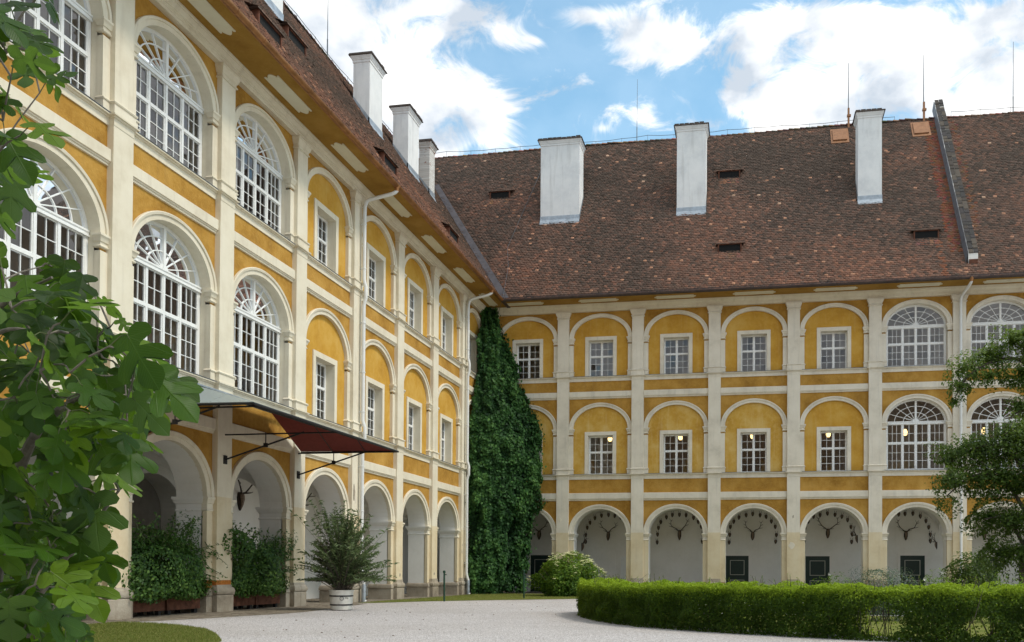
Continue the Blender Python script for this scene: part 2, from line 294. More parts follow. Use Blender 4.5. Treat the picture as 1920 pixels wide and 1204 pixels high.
# ------------------------------------------------------------------ mesh helpers
class MB:
    def __init__(s): s.v = []; s.f = []; s.mi = []
    def add(s, vs, fs, mi=0):
        o = len(s.v); s.v += [tuple(x) for x in vs]; s.f += [tuple(i+o for i in f) for f in fs]; s.mi += [mi]*len(fs)
    def quad(s, a, b_, c, d, mi=0): s.add((a, b_, c, d), ((0, 1, 2, 3),), mi)
    def box(s, x0, x1, y0, y1, z0, z1, mi=0):
        s.add([(x, y, z) for z in (z0, z1) for y in (y0, y1) for x in (x0, x1)],
              [(0, 2, 3, 1), (4, 5, 7, 6), (0, 1, 5, 4), (2, 6, 7, 3), (0, 4, 6, 2), (1, 3, 7, 5)], mi)
    def moulded(s, x0, x1, y0, y1, prof, mi=0, back=False):
        """a block whose rectangular plan grows and shrinks along a moulding profile [(offset, z)]"""
        vs = []
        for o, z in prof:
            bo = o if back else 0
            vs += [(x0-o, y0-o, z), (x1+o, y0-o, z), (x1+o, y1+bo, z), (x0-o, y1+bo, z)]
        fs = [(3, 2, 1, 0)]
        for i in range(len(prof)-1):
            a = 4*i
            for k in range(4):
                fs.append((a+k, a+(k+1) % 4, a+4+(k+1) % 4, a+4+k))
        n = 4*(len(prof)-1); fs.append((n, n+1, n+2, n+3)); s.add(vs, fs, mi)
    def sweepx(s, x0, x1, prof, mi=0):
        n = len(prof); vs = [(x0, y, z) for y, z in prof] + [(x1, y, z) for y, z in prof]
        fs = [(i, i+1, n+i+1, n+i) for i in range(n-1)] + [(n-1, 0, n, 2*n-1), tuple(range(n))[::-1], tuple(range(n, 2*n))]
        s.add(vs, fs, mi)
    def arch(s, cx, zc, prof, n=28, mi=0, t0=0, t1=math.pi):
        """a band round an elliptic arch; prof = [(a, b, y)], closed cross-section"""
        m = len(prof); vs = []
        for i in range(n+1):
            t = t0+(t1-t0)*i/n; c, d = math.cos(t), math.sin(t)
            vs += [(cx+a*c, y, zc+bb*d) for a, bb, y in prof]
        fs = []
        for i in range(n):
            for k in range(m):
                a = i*m+k; a2 = i*m+(k+1) % m
                fs.append((a, a2, a2+m, a+m))
        fs += [tuple(range(m)), tuple(range(n*m, n*m+m))[::-1]]; s.add(vs, fs, mi)
    def tube(s, pts, r, n=8, mi=0, cap=True):
        pts = [Vector(p) for p in pts]; rs = r if isinstance(r, (list, tuple)) else [r]*len(pts)
        if len(rs) != len(pts): rs = [float(v) for v in np.interp(np.linspace(0, 1, len(pts)), np.linspace(0, 1, len(rs)), rs)]
        vs = []; up = None
        for i, p in enumerate(pts):
            d = (pts[min(i+1, len(pts)-1)]-pts[max(i-1, 0)]).normalized()
            if up is None: up = d.orthogonal().normalized()
            up = (up-d*up.dot(d)); up = up.normalized() if up.length > 1e-6 else d.orthogonal().normalized()
            w = d.cross(up)
            for k in range(n):
                t = 2*math.pi*k/n; vs.append(p+(up*math.cos(t)+w*math.sin(t))*rs[i])
        fs = []
        for i in range(len(pts)-1):
            for k in range(n):
                a = i*n+k; b_ = i*n+(k+1) % n; fs.append((a, b_, b_+n, a+n))
        if cap: fs += [tuple(range(n))[::-1], tuple(range((len(pts)-1)*n, len(pts)*n))]
        s.add(vs, fs, mi)
    def lathe(s, cx, cy, prof, n=32, mi=0):
        vs = [(cx+r*math.cos(2*math.pi*k/n), cy+r*math.sin(2*math.pi*k/n), z) for r, z in prof for k in range(n)]
        fs = [(i*n+k, i*n+(k+1) % n, (i+1)*n+(k+1) % n, (i+1)*n+k) for i in range(len(prof)-1) for k in range(n)]
        s.add(vs, fs, mi)
def mesh_of(name, mb, mats, smooth=True):
    me = bpy.data.meshes.new(name); me.from_pydata(mb.v, [], mb.f)
    for m in ([mats] if isinstance(mats, str) else mats): me.materials.append(MATS[m])
    if any(mb.mi): me.polygons.foreach_set('material_index', mb.mi)
    if smooth:
        me.shade_smooth(); me.set_sharp_from_angle(angle=rad(32))
    me.update(); return me
def put(name, me, parent=None, loc=(0, 0, 0), rot=(0, 0, 0), scale=(1, 1, 1)):
    o = bpy.data.objects.new(name, me); C.objects.link(o)
    if parent is not None: o.parent = parent
    o.location = loc; o.rotation_euler = rot; o.scale = scale; return o
def obj(name, mb, mats, parent=None, smooth=True): return put(name, mesh_of(name, mb, mats, smooth), parent)
def tag(o, label=None, cat=None, group=None, kind=None):
    for k, v in (('label', label), ('category', cat), ('group', group), ('kind', kind)):
        if v: o[k] = v
    return o
def thing(name, label, cat, loc=(0, 0, 0), rz=0, group=None):
    o = bpy.data.objects.new(name, None); C.objects.link(o); o.location = loc; o.rotation_euler = (0, 0, rz); o.empty_display_size = .3
    return tag(o, label, cat, group)
def np_mesh(name, V, loops, starts, totals, mat, tint=None, uvs=None):
    me = bpy.data.meshes.new(name); me.vertices.add(len(V)); me.vertices.foreach_set('co', np.ascontiguousarray(V, dtype=np.float32).ravel())
    me.loops.add(len(loops)); me.loops.foreach_set('vertex_index', np.ascontiguousarray(loops, dtype=np.int32))
    me.polygons.add(len(starts)); me.polygons.foreach_set('loop_start', np.ascontiguousarray(starts, dtype=np.int32))
    try: me.polygons.foreach_set('loop_total', np.ascontiguousarray(totals, dtype=np.int32))
    except Exception: pass
    me.materials.append(MATS[mat]); me.update(calc_edges=True)
    if tint is not None:
        ca = me.color_attributes.new('tint', 'FLOAT_COLOR', 'POINT'); t4 = np.ones((len(V), 4), np.float32); t4[:, :3] = tint
        ca.data.foreach_set('color', t4.ravel())
    if uvs is not None:
        ul = me.uv_layers.new(name='UVMap'); ul.data.foreach_set('uv', np.ascontiguousarray(uvs[loops], dtype=np.float32).ravel())
    return me
def unit(a): return a/np.maximum(np.linalg.norm(a, axis=-1, keepdims=True), 1e-9)
def leaves(name, P, N, size, mat, parent=None, aspect=.55, fold=.25, tint=None, down=.5, tdir=None):
    """one mesh of small folded leaves: points P, facing N; tips lean down"""
    n = len(P); size = np.broadcast_to(np.asarray(size, float), (n,))
    N = unit(N + RNG.normal(0, .45, (n, 3)))
    T = RNG.normal(0, 1, (n, 3)) if tdir is None else tdir + RNG.normal(0, .3, (n, 3))
    T[:, 2] -= down; T = unit(T - N*(T*N).sum(1, keepdims=True)); B = np.cross(N, T)
    L = size[:, None]; W = L*aspect*.5
    base = P - T*L*.4; tip = P + T*L*.6 - N*L*.12
    le = P + B*W + N*L*fold*.5*.6; ri = P - B*W + N*L*fold*.5*.6
    V = np.stack([base, ri, tip, le], 1).reshape(-1, 3)
    i0 = np.arange(n)*4; loops = np.stack([i0, i0+1, i0+2, i0, i0+2, i0+3], 1).ravel()
    starts = np.arange(2*n)*3; tot = np.full(2*n, 3)
    if tint is None: tint = RNG.random(n)
    t = np.repeat(np.clip(tint, 0, 1), 4)[:, None]*np.ones((1, 3))
    me = np_mesh(name, V, loops, starts, tot, mat, t)
    o = put(name, me, parent); o['kind'] = 'stuff'; return o
def ground_z(y): return -0.005*(y+28)
def sheet(name, pts, dz, mat, kind='structure'):
    mb = MB(); mb.add([(x, y, ground_z(y)+dz) for x, y in pts], [tuple(range(len(pts)))]); o = obj(name, mb, mat, None, False); o['kind'] = kind; return o

# ------------------------------------------------------------------ ground
mb = MB(); mb.add([(-300, -300, ground_z(-300)), (300, -300, ground_z(-300)), (300, 300, ground_z(300)), (-300, 300, ground_z(300))], [(0, 1, 2, 3)])
o = obj('gravel_ground', mb, 'gravel', None, False); o['kind'] = 'structure'
PAVE = [(-9.5, -55), (1.0, -55), (1.0, -31.1), (1.35, -30.6), (1.75, -29.2), (2.3, -26.5), (2.35, -25.2), (2.0, -23.0), (1.1, -18.2), (.45, -17.9), (.42, -2), (1.5, -.85), (45, -.85), (45, 4.2), (-9.5, 4.2)]
sheet('stone_pavement', PAVE, .004, 'paving')
LAWN1 = [(1.08, -31.35), (2.0, -31.55), (2.95, -31.95), (4.3, -32.95), (5.4, -34.2), (6.5, -35.7), (7.6, -38.5), (7.9, -42), (7.5, -52), (1.08, -52)]
sheet('lawn_by_fig', LAWN1, .012, 'lawn')
LAWN2 = [(.46, -17.8), (1.06, -17.5), (1.7, -16.2), (2.35, -15.1), (3.6, -13.5), (5.05, -11.9), (7.4, -9.6), (12, -7), (20, -5), (45, -4), (45, -1.0), (1.6, -1.0), (.46, -2.1)]
sheet('lawn_strip', LAWN2, .010, 'lawn')
GARDEN = [(11.1, -25.5), (12.4, -27.4), (14.6, -29.6), (17.8, -31.4), (22, -32.2), (34, -32), (34, -22.6), (11.0, -22.6)]
sheet('garden_lawn', GARDEN, .008, 'lawn')

# ------------------------------------------------------------------ palace wings
W = 0.18                      # wall face lies this far behind the pilaster fronts
ZS = (3.39, 9.48, 14.80)      # arch springing
BI = (1.42, 1.30, 1.20); BO = (1.68, 1.52, 1.41)
def wall_panel(mb, x0, x1, z0, z1, y, ops, n=24, mi=0):
    """a wall face with arched openings stacked above each other: ops = [(cx, a, zbottom, zspring, b)]"""
    zc = z0
    for k, (cx, a, zb, zs, bb) in enumerate(ops):
        zt = z1 if k == len(ops)-1 else (zs+bb+ops[k+1][2])/2
        if zb > zc: mb.quad((x0, y, zc), (x1, y, zc), (x1, y, zb), (x0, y, zb), mi)
        mb.quad((x0, y, zb), (cx-a, y, zb), (cx-a, y, zs), (x0, y, zs), mi); mb.quad((cx+a, y, zb), (x1, y, zb), (x1, y, zs), (cx+a, y, zs), mi)
        mb.quad((x0, y, zs), (cx-a, y, zs), (cx-a, y, zt), (x0, y, zt), mi); mb.quad((cx+a, y, zs), (x1, y, zs), (x1, y, zt), (cx+a, y, zt), mi)
        P = [(cx-a*math.cos(math.pi*i/n), zs+bb*math.sin(math.pi*i/n)) for i in range(n+1)]
        for i in range(n): mb.quad((P[i][0], y, P[i][1]), (P[i+1][0], y, P[i+1][1]), (P[i+1][0], y, zt), (P[i][0], y, zt), mi)
        zc = zt
def intrados(mb, cx, a, b_, zs, zb, y0, y1, n=24, mi=0):
    P = [(cx+a, zb), (cx+a, zs)]+[(cx+a*math.cos(math.pi*i/n), zs+b_*math.sin(math.pi*i/n)) for i in range(1, n)]+[(cx-a, zs), (cx-a, zb)]
    for p, q in zip(P, P[1:]): mb.quad((p[0], y0, p[1]), (q[0], y0, q[1]), (q[0], y1, q[1]), (p[0], y1, p[1]), mi)

mb = MB(); mb.quad((-.5, 0, -.5), (.5, 0, -.5), (.5, 0, .5), (-.5, 0, .5)); PANE_ME = mesh_of('pane', mb, 'window_glass', False)
def grid(mb, panes, x0, x1, z0, z1, cols, rows, t=.022, y0=.005, y1=.05):
    for i in range(1, cols):
        x = x0+(x1-x0)*i/cols; mb.box(x-t/2, x+t/2, y0, y1, z0, z1)
    for j in range(1, rows):
        z = z0+(z1-z0)*j/rows; mb.box(x0, x1, y0+.003, y1-.003, z-t/2, z+t/2)
    for i in range(cols):
        for j in range(rows):
            panes.append(((x0+(x1-x0)*(i+.5)/cols, .03, z0+(z1-z0)*(j+.5)/rows), ((x1-x0)/cols-t*.3, (z1-z0)/rows-t*.3)))
def small_window(h):
    mb = MB(); pn = []; w = .735; st = .065; zt = h*.58
    mb.box(-w, -w+st, -.01, .07, 0, h); mb.box(w-st, w, -.01, .07, 0, h); mb.box(-w+st, w-st, -.008, .07, 0, st); mb.box(-w+st, w-st, -.008, .07, h-st, h)
    mb.box(-.045, .045, -.02, .068, st, h-st); mb.box(-w+st, -.045, -.025, .066, zt-.04, zt+.04); mb.box(.045, w-st, -.025, .066, zt-.04, zt+.04)
    for x0, x1 in ((-w+st, -.045), (.045, w-st)):
        for z0, z1, r in ((st, zt-.04, 3), (zt+.04, h-st, 2)):
            s_ = .022
            mb.box(x0, x0+s_, 0, .055, z0, z1); mb.box(x1-s_, x1, 0, .055, z0, z1); mb.box(x0+s_, x1-s_, .002, .055, z0, z0+s_); mb.box(x0+s_, x1-s_, .002, .055, z1-s_, z1)
            grid(mb, pn, x0+s_, x1-s_, z0+s_, z1-s_, 2, r)
    mb.box(-.02, .0, -.04, -.02, zt*.55, zt*.55+.1)
    return mesh_of('window', mb, 'white_paint', False), pn, []
def big_window(hs, b_):
    mb = MB(); pn = []; A = 1.60; st = .10
    mb.box(-A, -A+st, -.01, .09, 0, hs-.08); mb.box(A-st, A, -.01, .09, 0, hs-.08); mb.box(-A+st, A-st, -.008, .09, 0, .09)
    mb.box(-A, A, -.04, .09, hs-.08, hs+.08); mb.box(-A, A, -.06, -.04, hs+.03, hs+.08); mb.box(-A, A, -.06, -.04, hs-.08, hs-.045)
    zt = hs*.575; xs = (-A+st, -.70, 0, .70, A-st)
    for x in (-.70, 0, .70): mb.box(x-.043, x+.043, -.025, .088, .09, hs-.08)
    for i in range(4):
        x0 = xs[i]+(.043 if i else 0); x1 = xs[i+1]-(.043 if i < 3 else 0)
        mb.box(x0, x1, -.03, .086, zt-.045, zt+.045)
        for z0, z1, r in ((.09, zt-.045, 3), (zt+.045, hs-.08, 2)):
            s_ = .03
            mb.box(x0, x0+s_, 0, .055, z0, z1); mb.box(x1-s_, x1, 0, .055, z0, z1); mb.box(x0+s_, x1-s_, .002, .055, z0, z0+s_); mb.box(x0+s_, x1-s_, .002, .055, z1-s_, z1)
            grid(mb, pn, x0+s_, x1-s_, z0+s_, z1-s_, 3 if i in (0, 3) else 2, r, .021)
    z0 = hs+.08; ah = A-.09; bh = b_-.17
    mb.arch(0, hs+.0, [(A+.02, b_+.02, -.01), (A+.02, b_+.02, .09), (ah, b_-.09, .09), (ah, b_-.09, -.01)], 32)
    mb.box(-.05, .05, -.03, .088, z0, z0+bh)
    P = lambda t, r: (ah*r*math.cos(t), z0+bh*r*math.sin(t))
    for r in (.43, .74):
        mb.arch(0, z0, [(ah*r+.014, bh*r+.014, .004), (ah*r+.014, bh*r+.014, .052), (ah*r-.014, bh*r-.014, .052), (ah*r-.014, bh*r-.014, .004)], 28)
    mb.arch(0, z0, [(.17, .15, -.01), (.17, .15, .06), (.02, .02, .06), (.02, .02, -.01)], 12)
    for k in (1, 2, 3, 5, 6, 7):
        t = math.pi*k/8; (xa, za), (xb, zb) = P(t, .1), P(t, 1.01); L = math.hypot(xb-xa, zb-za); nx, nz = -(zb-za)/L*.013, (xb-xa)/L*.013
        mb.add([(xa-nx, y, za-nz) for y in (0, .056)]+[(xa+nx, y, za+nz) for y in (0, .056)]+[(xb-nx, y, zb-nz) for y in (0, .056)]+[(xb+nx, y, zb+nz) for y in (0, .056)],
               [(0, 2, 6, 4), (1, 5, 7, 3), (0, 4, 5, 1), (2, 3, 7, 6), (0, 1, 3, 2), (4, 6, 7, 5)])
    fans = []
    for k in range(8):
        t0, t1 = math.pi*k/8+.012, math.pi*(k+1)/8-.012
        for r0, r1 in ((.08, .43), (.43, .74), (.74, 1.0)):
            m2 = MB(); pts = [P(t0+(t1-t0)*i/4, r0) for i in range(5)]+[P(t1-(t1-t0)*i/4, r1) for i in range(5)]
            cx_, cz_ = sum(p[0] for p in pts)/10, sum(p[1] for p in pts)/10
            m2.add([(p[0]-cx_, 0, p[1]-cz_) for p in pts], [tuple(range(10))])
            fans.append(((cx_, .03, cz_), mesh_of('pane', m2, 'window_glass', False)))
    return mesh_of('window', mb, 'white_paint', False), pn, fans
WT = {('small', 1): small_window(2.28), ('small', 2): small_window(2.14), ('big', 1): big_window(2.65, BI[1]), ('big', 2): big_window(2.25, BI[2])}
def place_window(wing, kind, fl, cx, y, z, single):
    me, pn, fans = WT[(kind, fl)]; w = put('window', me, wing, (cx, y, z))
    rj = lambda: (random.gauss(0, .008), 0, random.gauss(0, .008))
    if single:
        for loc, (pw, ph) in pn: put('pane', PANE_ME, w, loc, rj(), (pw, 1, ph))
        for loc, m2 in fans: put('pane', m2, w, loc, rj())
    else:
        mb = MB()
        for (x, yy, zz), (pw, ph) in pn:
            a, c = random.gauss(0, .004), random.gauss(0, .004)
            mb.quad((x-pw/2, yy+a, zz-ph/2), (x+pw/2, yy-a, zz-ph/2), (x+pw/2, yy-a+c, zz+ph/2), (x-pw/2, yy+a+c, zz+ph/2))
        for loc, m2 in fans: mb.add([(v.co.x+loc[0], loc[1], v.co.z+loc[2]) for v in m2.vertices], [tuple(range(10))])
        o = obj('glazing', mb, 'window_glass', w, False); o['kind'] = 'stuff'
    return w

def band_prof(z0, z1): return [(W+.02, z0), (W-.05, z0+.015), (W-.05, z0+.06), (W-.08, z0+.075), (W-.08, z0+.10), (W-.115, z0+.12), (W-.12, z1-.015), (W-.105, z1), (W+.02, z1)]
def sill_prof(z0, z1): return [(W+.02, z0), (W-.035, z0), (W-.04, z1-.10), (W-.075, z1-.085), (W-.085, z1-.055), (W-.135, z1-.045), (W-.14, z1-.01), (W-.10, z1), (W+.02, z1)]
def build_pilaster(wing, x, low, up, plinth=True, gz=0.0, hw=.35):
    mb = MB()
    mb.box(x-hw-.01, x+hw+.01, 0, W+.05, .80, 3.42, 1 if low else 0); mb.box(x-hw-.005, x+hw+.005, .002, W+.05, 3.42, 6.55)
    mb.box(x-hw, x+hw, .004, W+.05, 7.16, 12.27); mb.box(x-hw+.015, x+hw-.015, .006, W+.05, 12.88, 15.95)
    p = obj('pilaster', mb, [up, low or up], wing)
    for z0, z1, zt in ((6.53, 6.82, 7.16), (12.26, 12.53, 12.88)):
        m2 = MB()
        m2.moulded(x-hw, x+hw, -.005, W+.05, [(0, z0), (.005, z0+.02), (.005, z1-.10), (.04, z1-.085), (.05, z1-.055), (.095, z1-.045), (.10, z1-.01), (.06, z1), (.03, z1+.005),
                                              (.03, zt-.10), (.055, zt-.085), (.07, zt-.055), (.055, zt-.03), (.02, zt-.015), (0, zt)])
        obj('pedestal', m2, up, p)
    m2 = MB(); m2.moulded(x-hw, x+hw, 0, W+.05, [(-.01, 15.93), (.03, 15.945), (.045, 15.965), (.03, 15.99), (.005, 16.0), (.01, 16.08), (.03, 16.09), (.06, 16.16), (.085, 16.24), (.10, 16.25), (.10, 16.335)])
    obj('capital', m2, up, p)
    if plinth:
        m2 = MB(); g = gz-.15
        m2.moulded(x-hw-.05, x+hw+.05, -.06, W+.05, [(0, g), (.01, g+.03), (.012, gz+.48), (-.005, gz+.50), (-.012, gz+.515)])
        m2.moulded(x-hw-.04, x+hw+.04, -.05, W+.04, [(-.01, gz+.515), (.03, gz+.53), (.055, gz+.58), (.055, gz+.64), (.03, gz+.71), (-.01, gz+.74), (-.03, .80)])
        obj('plinth', m2, 'plinth_stone', p)
    return p

def build_wing(tagd, rz, pil, bays, x0, x1, mats, back_hole=None, low_z=None):
    wing = thing(*tagd, rz=rz); up, low, ysm = mats
    wall = MB(); gal = MB(); room = MB(); npane = 0
    order = sorted(range(len(bays)), key=lambda i: bays[i].get('rank', 99))
    for x in pil: build_pilaster(wing, x, low, up, gz=ground_z(x if rz else -.2))
    for bi in order:
        b_ = bays[bi]; cx = b_['cx']; hwid = b_.get('hw', 2.2); ao = hwid-.34; ai = [ao-.30, ao-.25, ao-.25]; kind = b_['kind']
        wl0, wl1 = b_.get('x0', cx-2.2), b_.get('x1', cx+2.2)
        gz = ground_z(cx if rz else -.2)
        wall_panel(wall, wl0, wl1, -.3, 16.5, W, [(cx, ai[0]+.03, -.3, ZS[0], BI[0]+.03), (cx, ai[1]+.03, 6.80, ZS[1], BI[1]+.03), (cx, ai[2]+.03, 12.50, ZS[2], BI[2]+.03)])
        # arcade bay: white arch soffit, pier faces, inner face
        intrados(gal, cx, ai[0], BI[0], ZS[0], -.3, W+.10, 1.13); wall_panel(gal, wl0, wl1, -.3, 5.2, 1.13, [(cx, ai[0], -.3, ZS[0], BI[0])])
        # vault over the gallery bay
        nx, ny = 20, 12; g0 = len(gal.v)
        pts = []
        for i in range(nx+1):
            for j in range(ny+1):
                X = wl0+(wl1-wl0)*i/nx; Y = 1.13+2.57*j/ny
                hx = ZS[0]+1.55*math.sqrt(max(0, 1-((X-cx)/1.95)**2)); hy = ZS[0]+1.55*math.sqrt(max(0, 1-((Y-2.415)/1.30)**2))
                pts.append((X, Y, max(hx, hy)))
        gal.add(pts, [(i*(ny+1)+j, i*(ny+1)+j+1, (i+1)*(ny+1)+j+1, (i+1)*(ny+1)+j) for i in range(nx) for j in range(ny)])
        for f in range(3):
            a1, a2 = ai[f], ao; b1, b2 = BI[f], BO[f]; zs = ZS[f]; m2 = MB(); zb = (.60, 6.83, 12.54)[f]
            m2.arch(cx, zs, [(a1, b1, W+.13), (a1, b1, W-.045), (a1+.16, b1+.13, W-.05), (a1+.165, b1+.135, W-.085), (a2-.02, b2-.02, W-.10), (a2, b2, W-.085), (a2, b2, W+.03)], 36)
            for s_ in (-1, 1):
                xa, xb = sorted((cx+s_*a1, cx+s_*a2))
                m2.box(xa, xb, W-.045, W+.13, zb, zs-.41, 1 if (f == 0 and low) else 0)
                dz = .42 if f == 0 else .34
                m2.moulded(xa, xb, W-.045, W+.13, [(-.01, zs-dz), (.02, zs-dz+.01), (.035, zs-dz+.035), (.02, zs-dz+.06), (.003, zs-dz+.07), (.005, zs-.2), (.03, zs-.19), (.045, zs-.13), (.075, zs-.07), (.085, zs-.06), (.085, zs-.005), (.02, zs)])
                if f: m2.moulded(xa, xb, W-.065, W+.13, [(.02, zb-.01), (.02, zb+.25), (.045, zb+.265), (.055, zb+.29), (.04, zb+.315), (0, zb+.34)])
            if kind == 'big' and f: intrados(m2, cx, a1, b1, zs, zb, W+.125, W+.45)
            obj('arch_surround', m2, [up if f else up, low or up], wing)
            if f == 0: continue
            z0 = (6.83, 12.545)[f-1]
            if kind == 'small':
                h = (2.28, 2.14)[f-1]; yi = W+.085; m3 = MB(); w = .73; wo_ = .93; zt = z0+h
                m3.quad((cx-a1-.05, yi, z0-.05), (cx-w, yi, z0-.05), (cx-w, yi, zs), (cx-a1-.05, yi, zs)); m3.quad((cx+w, yi, z0-.05), (cx+a1+.05, yi, z0-.05), (cx+a1+.05, yi, zs), (cx+w, yi, zs))
                m3.quad((cx-w, yi, zt), (cx+w, yi, zt), (cx+w, yi, zs), (cx-w, yi, zs))
                m3.add([(cx+(a1+.05)*math.cos(math.pi*i/32), yi, zs+(b1+.05)*math.sin(math.pi*i/32)) for i in range(33)], [tuple(range(33))])
                obj('arch_panel', m3, ysm[f-1] if not callable(ysm) else ysm(bi, f), wing, False)
                m3 = MB(); ys = yi-.045
                m3.box(cx-wo_, cx-w, ys, yi+.02, z0-.005, zt); m3.box(cx+w, cx+wo_, ys, yi+.02, z0-.005, zt); m3.box(cx-wo_, cx+wo_, ys-.003, yi+.02, zt, zt+.21)
                for s_ in (-1, 1): m3.quad((cx+s_*w, yi+.02, z0), (cx+s_*w, yi+.45, z0), (cx+s_*w, yi+.45, zt), (cx+s_*w, yi+.02, zt))
                m3.quad((cx-w, yi+.02, zt), (cx+w, yi+.02, zt), (cx+w, yi+.45, zt), (cx-w, yi+.45, zt)); m3.quad((cx-w, yi-.02, z0), (cx+w, yi-.02, z0), (cx+w, yi+.45, z0+.02), (cx-w, yi+.45, z0+.02))
                obj('window_surround', m3, 'cream_plaster' if rz else up, wing, False)
                place_window(wing, 'small', f, cx, yi+.33, z0+.005, b_.get('single', (0, 0))[f-1])
            else:
                place_window(wing, 'big', f, cx, W+.30, z0, b_.get('single', (0, 0))[f-1])
        if not b_.get('nobands'):
            bx0, bx1 = cx-ao-.0+.02, cx+ao-.02
            for z0, z1 in ((5.28, 5.73), (11.23, 11.65)):
                m2 = MB(); m2.sweepx(bx0, bx1, band_prof(z0, z1)); obj('string_course', m2, up, wing)
            for z0, z1 in ((6.53, 6.82), (12.26, 12.53)):
                m2 = MB(); m2.sweepx(bx0-.03, bx1+.03, sill_prof(z0, z1)); s_ = obj('sill_course', m2, up, wing)
                m2 = MB(); m2.box(bx0-.03, bx1+.03, W-.155, W+.04, z1+.001, z1+.014); obj('flashing', m2, 'dark_zinc', s_, False)
        # soffit panel
        m2 = MB(); hl = 1.06; P = [(-hl, -.62), (hl, -.62)]
        def edge(sg):
            return [(sg*hl, -.62), (sg*hl, -.55), (sg*(hl-.08), -.52), (sg*(hl-.08), -.50)]+[(sg*(hl-.02+.14*math.sin(math.pi*k/8)), -.48+.18*(k/8)*2) for k in range(9)]+[(sg*(hl-.08), -.10), (sg*(hl-.08), -.08), (sg*hl, -.05), (sg*hl, .02)]
        if not b_.get('nobands') or True:
            P = edge(1)+edge(-1)[::-1]; n_ = len(P); ys = -.34
            m2.add([(cx+x, y*.76-.46, 16.722) for x, y in P]+[(cx+x, y*.76-.46, 16.75) for x, y in P], [tuple(range(n_)), tuple(range(n_, 2*n_))[::-1]]+[(i, (i+1) % n_, n_+(i+1) % n_, n_+i) for i in range(n_)])
            obj('soffit_panel', m2, 'soffit_cream', wing, False)
        # rooms behind the glass
    obj('wall', wall, 'yellow_rough', wing, False)
    obj('gallery_vault', gal, 'white_plaster', wing)
    # piers of the arcade
    for x in pil:
        gz = ground_z(x if rz else -.2)
        m2 = MB(); hw = .64; m2.box(x-hw+.012, x+hw-.012, W+.125, 1.12, -.3, 3.36); p = obj('arcade_pier', m2, 'white_plaster', wing, False)
        m2 = MB(); m2.moulded(x-hw+.01, x+hw-.01, W+.13, 1.14, [(0, 2.95), (.025, 2.97), (.035, 3.0), (.02, 3.03), (.005, 3.04), (.01, 3.18), (.04, 3.20), (.07, 3.28), (.10, 3.33), (.10, 3.39), (0, 3.395)], back=True); obj('impost', m2, 'white_plaster', p)
        m2 = MB(); m2.moulded(x-hw-.01, x+hw+.01, W-.06, 1.16, [(.02, gz-.2), (.025, gz+.45), (.01, gz+.47), (.045, gz+.50), (.05, gz+.58), (.02, gz+.66), (-.01, gz+.68)], back=True); obj('plinth', m2, 'plinth_stone', p)
        m2 = MB(); n = 20
        for i in range(n):
            t0, t1 = math.pi*i/n, math.pi*(i+1)/n; A_ = [(2.415-1.29*math.cos(t), 3.36+1.12*math.sin(t)) for t in (t0, t1)]
            (ya, za), (yb, zb) = A_
            m2.add([(x+s_*.36, yy, zz) for s_ in (-1, 1) for yy, zz in ((ya, za), (yb, zb), (yb, 5.1), (ya, 5.1))], [(0, 1, 2, 3), (7, 6, 5, 4), (0, 4, 5, 1), (3, 2, 6, 7)])
        obj('transverse_arch', m2, 'white_plaster', wing)
    # entablature, soffit, gutter
    m2 = MB(); m2.sweepx(x0, x1, [(W+.02, 16.33), (.0, 16.335), (-.01, 16.41), (-.032, 16.415), (-.04, 16.50), (-.065, 16.505), (-.075, 16.54), (-.11, 16.57), (-.14, 16.62), (-.15, 16.63), (-.15, 16.67), (-.175, 16.685), (-.18, 16.74), (W+.02, 16.746)])
    obj('entablature', m2, 'cream_plaster', wing)
    # inner rooms: floors, ceilings, back walls
    for z0, z1 in ((5.95, 11.3), (11.75, 16.2)):
        rm = MB(); rm.quad((x0, 4.3, z0), (x1, 4.3, z0), (x1, 4.3, z1), (x0, 4.3, z1)); rm.quad((x0, W+.4, z1), (x1, W+.4, z1), (x1, 4.3, z1), (x0, 4.3, z1))
        rm.quad((x0, W, z0), (x0, 4.3, z0), (x0, 4.3, z1), (x0, W, z1)); rm.quad((x1, W, z0), (x1, 4.3, z0), (x1, 4.3, z1), (x1, W, z1))
        for x in pil: rm.box(x-.65, x+.65, W+.46, W+.62, z0, z1)
        rm.quad((x0, W+.3, z0), (x1, W+.3, z0), (x1, 4.3, z0), (x0, 4.3, z0), 1)
        obj('room', rm, ['room_wall', 'room_floor'], wing, False)
    # gallery back wall
    m2 = MB(); D = 3.7
    if back_hole:
        hx, ha, hz, hb, hend = back_hole
        m2.quad((x0, D, -.3), (hx-ha, D, -.3), (hx-ha, D, 5.3), (x0, D, 5.3)); m2.quad((hx+ha, D, -.3), (x1+D if rz else x1, D, -.3), (x1+D if rz else x1, D, 5.3), (hx+ha, D, 5.3))
        wall_panel(m2, hx-ha, hx+ha, -.3, 5.3, D, [(hx, ha-.02, -.3, hz, hb)])
        intrados(m2, hx, ha-.02, hb, hz, -.3, D, D+.8)
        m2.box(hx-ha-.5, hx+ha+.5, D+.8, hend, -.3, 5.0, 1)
        m2.f = [f for f in m2.f]
    else:
        m2.quad((x0-D, D, -.3), (x1, D, -.3), (x1, D, 5.3), (x0-D, D, 5.3))
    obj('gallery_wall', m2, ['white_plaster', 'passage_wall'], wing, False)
    return wing

LP = [-3.774-4.4*k for k in range(11)]
LB = [dict(cx=-1.73, hw=2.0, kind='small', x0=-3.774, x1=.17, nobands=False)]+[dict(cx=-5.974-4.4*k, kind='small' if k < 4 else 'big') for k in range(10)]
for k, rk in ((5, 1), (6, 2)): LB[k]['rank'] = rk; LB[k]['single'] = (1, 1)
